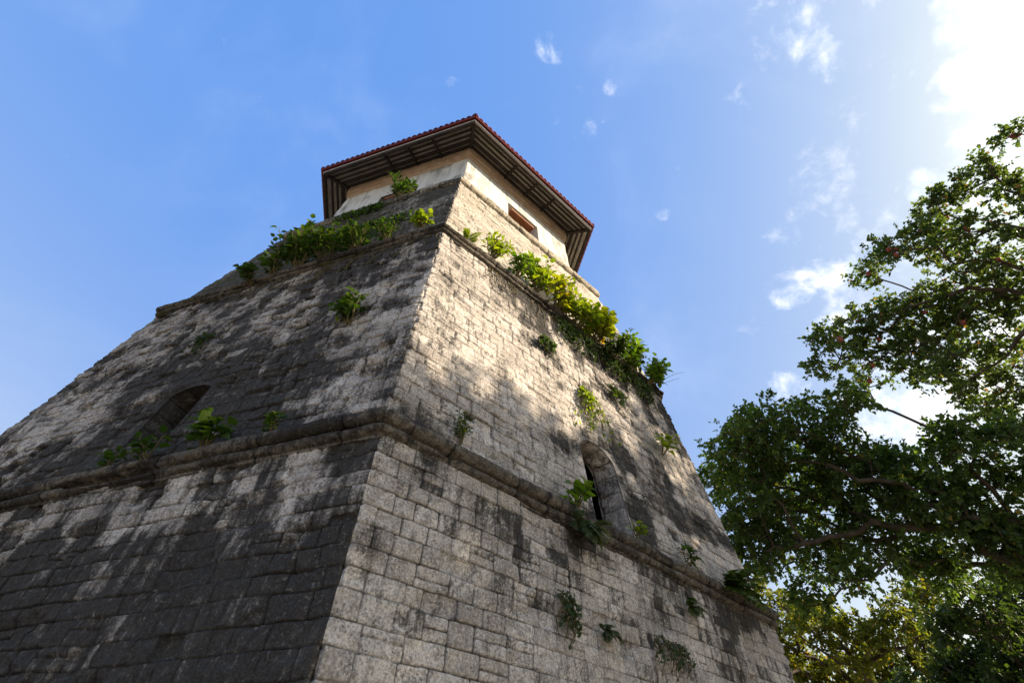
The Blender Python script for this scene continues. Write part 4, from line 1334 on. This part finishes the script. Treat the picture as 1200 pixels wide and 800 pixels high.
def make_tree(name, label, trunk, lobes, mat, seed, leafL, dens, leaf_per, tip_r=0.010, sag=0.12, trunk_r=0.35, group=None, trunk_h=3.0, lean=(0, 0), pods=()):
    rng = np.random.default_rng(seed)
    root = empty(name, (trunk[0], trunk[1], 0))
    tag(root, label, 'tree', group)
    # twig-cluster centres: more towards the skin of each lobe, uneven
    A = []
    for (x, y, z, r) in lobes:
        n = max(4, int(dens * r * r * rng.uniform(0.75, 1.25)))
        v = unit(rng.normal(0, 1, (n, 3)))
        rr = r * 1.08 * rng.uniform(0.12, 1.0, n) ** 0.5
        A.append(np.array([x, y, z]) + v * rr[:, None] * np.array([1, 1, 0.85]))
    A = np.concatenate(A)
    # trunk
    nodes = [np.array([trunk[0], trunk[1], -0.2])]
    par = [-1]
    nt = 10
    for i in range(1, nt + 1):
        t = i / nt
        nodes.append(np.array([trunk[0] + lean[0] * t + 0.12 * math.sin(3 * t + seed), trunk[1] + lean[1] * t + 0.10 * math.cos(4 * t + seed), trunk_h * t]))
        par.append(i - 1)
    plen = [0.0]
    for i in range(1, nt + 1):
        plen.append(plen[-1] + np.linalg.norm(nodes[i] - nodes[i - 1]))
    top = nodes[-1]
    order = np.argsort(np.linalg.norm(A - top, axis=1) + rng.uniform(0, 0.6, len(A)))
    N = np.zeros((len(A) * 14 + 60, 3)); PL = np.zeros(len(N))
    N[:len(nodes)] = nodes; PL[:len(nodes)] = plen
    cnt = len(nodes)
    par = par + [0] * (len(N) - len(par))
    tips = []
    for ai in order:
        a = A[ai]
        dv = np.linalg.norm(N[nt - 3:cnt] - a, axis=1)
        cost = dv + 0.22 * PL[nt - 3:cnt]
        p = int(np.argmin(cost)) + nt - 3
        dist = np.linalg.norm(a - N[p])
        if dist < 0.12:
            tips.append(p); continue
        m_ = int(np.clip(dist / 0.28, 1, 12))
        st, prev = N[p].copy(), p
        perp = unit(rng.normal(0, 1, 3))
        for i in range(1, m_ + 1):
            t = i / m_
            q = st + (a - st) * t + perp * dist * 0.07 * math.sin(math.pi * t) + np.array([0, 0, sag * dist * math.sin(math.pi * t) * 0.6]) + rng.normal(0, 0.018, 3)
            N[cnt] = q; par[cnt] = prev
            PL[cnt] = PL[prev] + np.linalg.norm(q - N[prev])
            prev = cnt; cnt += 1
        tips.append(prev)
    N = N[:cnt]; par = np.array(par[:cnt])
    w_ = np.zeros(cnt)
    for tp in tips: w_[tp] += 1
    for i in range(cnt - 1, 0, -1):
        w_[par[i]] += w_[i]
    rad = tip_r * np.maximum(w_, 1) ** 0.41
    rad[:nt + 1] = np.maximum(rad[:nt + 1], 0) * 0 + np.linspace(trunk_r * 1.35, trunk_r, nt + 1)
    rad = np.minimum(rad, trunk_r * 1.35)
    # chains -> tubes
    ch = [[] for _ in range(cnt)]
    for i in range(1, cnt): ch[par[i]].append(i)
    tb, lb = MB(), MB()
    stack = [(0, None)]
    while stack:
        s0, pr = stack.pop()
        chain = ([pr] if pr is not None else []) + [s0]
        c = s0
        while ch[c]:
            ks = sorted(ch[c], key=lambda i: -w_[i])
            for o in ks[1:]: stack.append((o, c))
            c = ks[0]; chain.append(c)
        if len(chain) < 2: continue
        rr = rad[chain].copy()
        if pr is not None: rr[0] = min(rr[0], rr[1] * 1.25)
        (tb if s0 == 0 else lb).tube(N[chain], rr, 9 if rr.max() > 0.05 else (6 if rr.max() > 0.025 else 4))
    tb.build('trunk', M['bark'], root, True)
    if lb.V: lb.build('limb', M['bark'], root, True)
    # leaves on short twigs around each cluster centre
    LP, LD, LN, LL = [], [], [], []
    for tp in tips:
        c = N[tp]
        ax = unit(c - N[par[tp]])
        k = int(leaf_per * rng.uniform(0.5, 1.4))
        ntw = rng.integers(3, 6)
        tw = unit(ax * 0.6 + rng.normal(0, 0.75, (ntw, 3)) + np.array([0, 0, 0.15]))
        tl = rng.uniform(0.18, 0.46, ntw)
        wi = rng.integers(0, ntw, k)
        t = rng.uniform(0.1, 1.0, k) ** 0.7
        P = c + tw[wi] * (tl[wi] * t)[:, None] + rng.normal(0, 0.025, (k, 3))
        LP.append(P)
        LD.append(unit(tw[wi] * 0.7 + rng.normal(0, 0.62, (k, 3)) + np.array([0, 0, -0.18])))
        LN.append(unit(np.array([0, 0, 0.9]) + rng.normal(0, 0.5, (k, 3))))
        LL.append(leafL * rng.uniform(0.40, 1.40, k))
    LP, LD, LN, LL = map(np.concatenate, (LP, LD, LN, LL))
    V, F, lv = leaf_mesh(LP, LD, LN, LL, LL * rng.uniform(0.29, 0.40, len(LL)), False, rng, 0.3)
    link_mesh('crown', V, F, mat, root, False, {'leafvar': lv})
    # hanging pods
    for i, (x, y, z, s) in enumerate(pods):
        j = int(np.argmin(np.linalg.norm(N[nt:] - np.array([x, y, z]), axis=1))) + nt
        c = N[j]
        mb = MB()
        tt = np.linspace(0, 1, 9)
        ax = unit(np.array([rng.normal(0, 0.5), rng.normal(0, 0.5), -0.6]))
        C = c + ax * (tt * s * 1.5)[:, None] + np.array([0.02, 0.01, 0]) * np.sin(tt * 3)[:, None]
        mb.tube(C, 0.004 + s * 0.46 * np.sin(np.pi * np.clip(tt, 0.03, 0.97)) ** 0.8, 8)
        mb.build('seed_pod', M['pod'], root, True)
    return root


rngp = np.random.default_rng(5)
pods = []
for (x, y, z) in [(14.5, -9.5, 15.3), (14.3, -6.5, 15.2), (14.6, -6.2, 15.5), (14.4, -6.6, 14.7), (14.0, -6.4, 14.2), (13.0, -5.9, 14.6), (12.8, -5.8, 14.2), (12.9, -6.1, 14.1),
                  (13.9, -3.2, 14.3), (12.6, -3.0, 13.2), (14.4, -3.6, 13.9), (14.2, -3.4, 13.6), (15.0, -4.4, 13.4), (15.4, -5.0, 13.0), (14.8, -7.6, 15.0), (15.7, -7.1, 16.2),
                  (14.2, -2.5, 12.8), (14.3, -2.2, 12.6), (15.1, -4.1, 15.9), (14.6, -7.0, 13.2)]:
    pods.append((x, y, z, rngp.uniform(0.12, 0.20)))
make_tree('pod_tree', 'tallest open-crowned tree with pinkish seed pods, its crown reaching the bright cloud at right', (17.6, -9.6), LA + [(x, y, z, r * 1.12) for x, y, z, r in LA2], M['leaf_pod'], 41, 0.118, 58, 56, 0.008, 0.10, 0.42, None, 4.5, (-0.6, 0.5), pods)
make_tree('broadleaf_tree', 'dense dark green tree with a heavy horizontal limb, nearest the right edge of the tower', (15.6, -5.6), LB, M['leaf_tree'], 42, 0.113, 86, 60, 0.008, 0.10, 0.38, None, 3.4, (-1.0, 0.6))
make_tree('yellow_green_tree', 'sunlit yellow-green tree low behind the right edge of the tower', (20.2, 8.8), LC, M['leaf_yellow'], 43, 0.14, 80, 46, 0.012, 0.10, 0.26, None, 4.0, (-0.3, 0.3))
make_tree('understorey_tree', 'deep green tree in the lower right corner under the heavy limb', (17.4, 0.9), LD, M['leaf_deep'], 44, 0.12, 110, 56, 0.012, 0.10, 0.22, None, 3.2, (-0.2, 0.2))

# ------------------------------------------------------------------ ground
def ground_sheet():
    n = 120
    a = np.linspace(-1, 1, n + 1)
    g = np.sign(a) * (np.abs(a) ** 3) * 1500
    X, Y = np.meshgrid(g, g)
    Z = 0.25 * (fbm(X * 0.08 + 40, Y * 0.08 + 40, 900, 3) - 0.5) * sstep(np.hypot(X, Y), 8, 30)
    V = np.stack([X, Y, Z], -1).reshape(-1, 3)
    i = np.arange((n + 1) ** 2).reshape(n + 1, n + 1)
    Q = np.stack([i[:-1, :-1], i[:-1, 1:], i[1:, 1:], i[1:, :-1]], -1).reshape(-1, 4)
    o = link_mesh('ground', V, [Q], M['ground'], None, True)
    o['kind'] = 'structure'
    return o


ground_sheet()
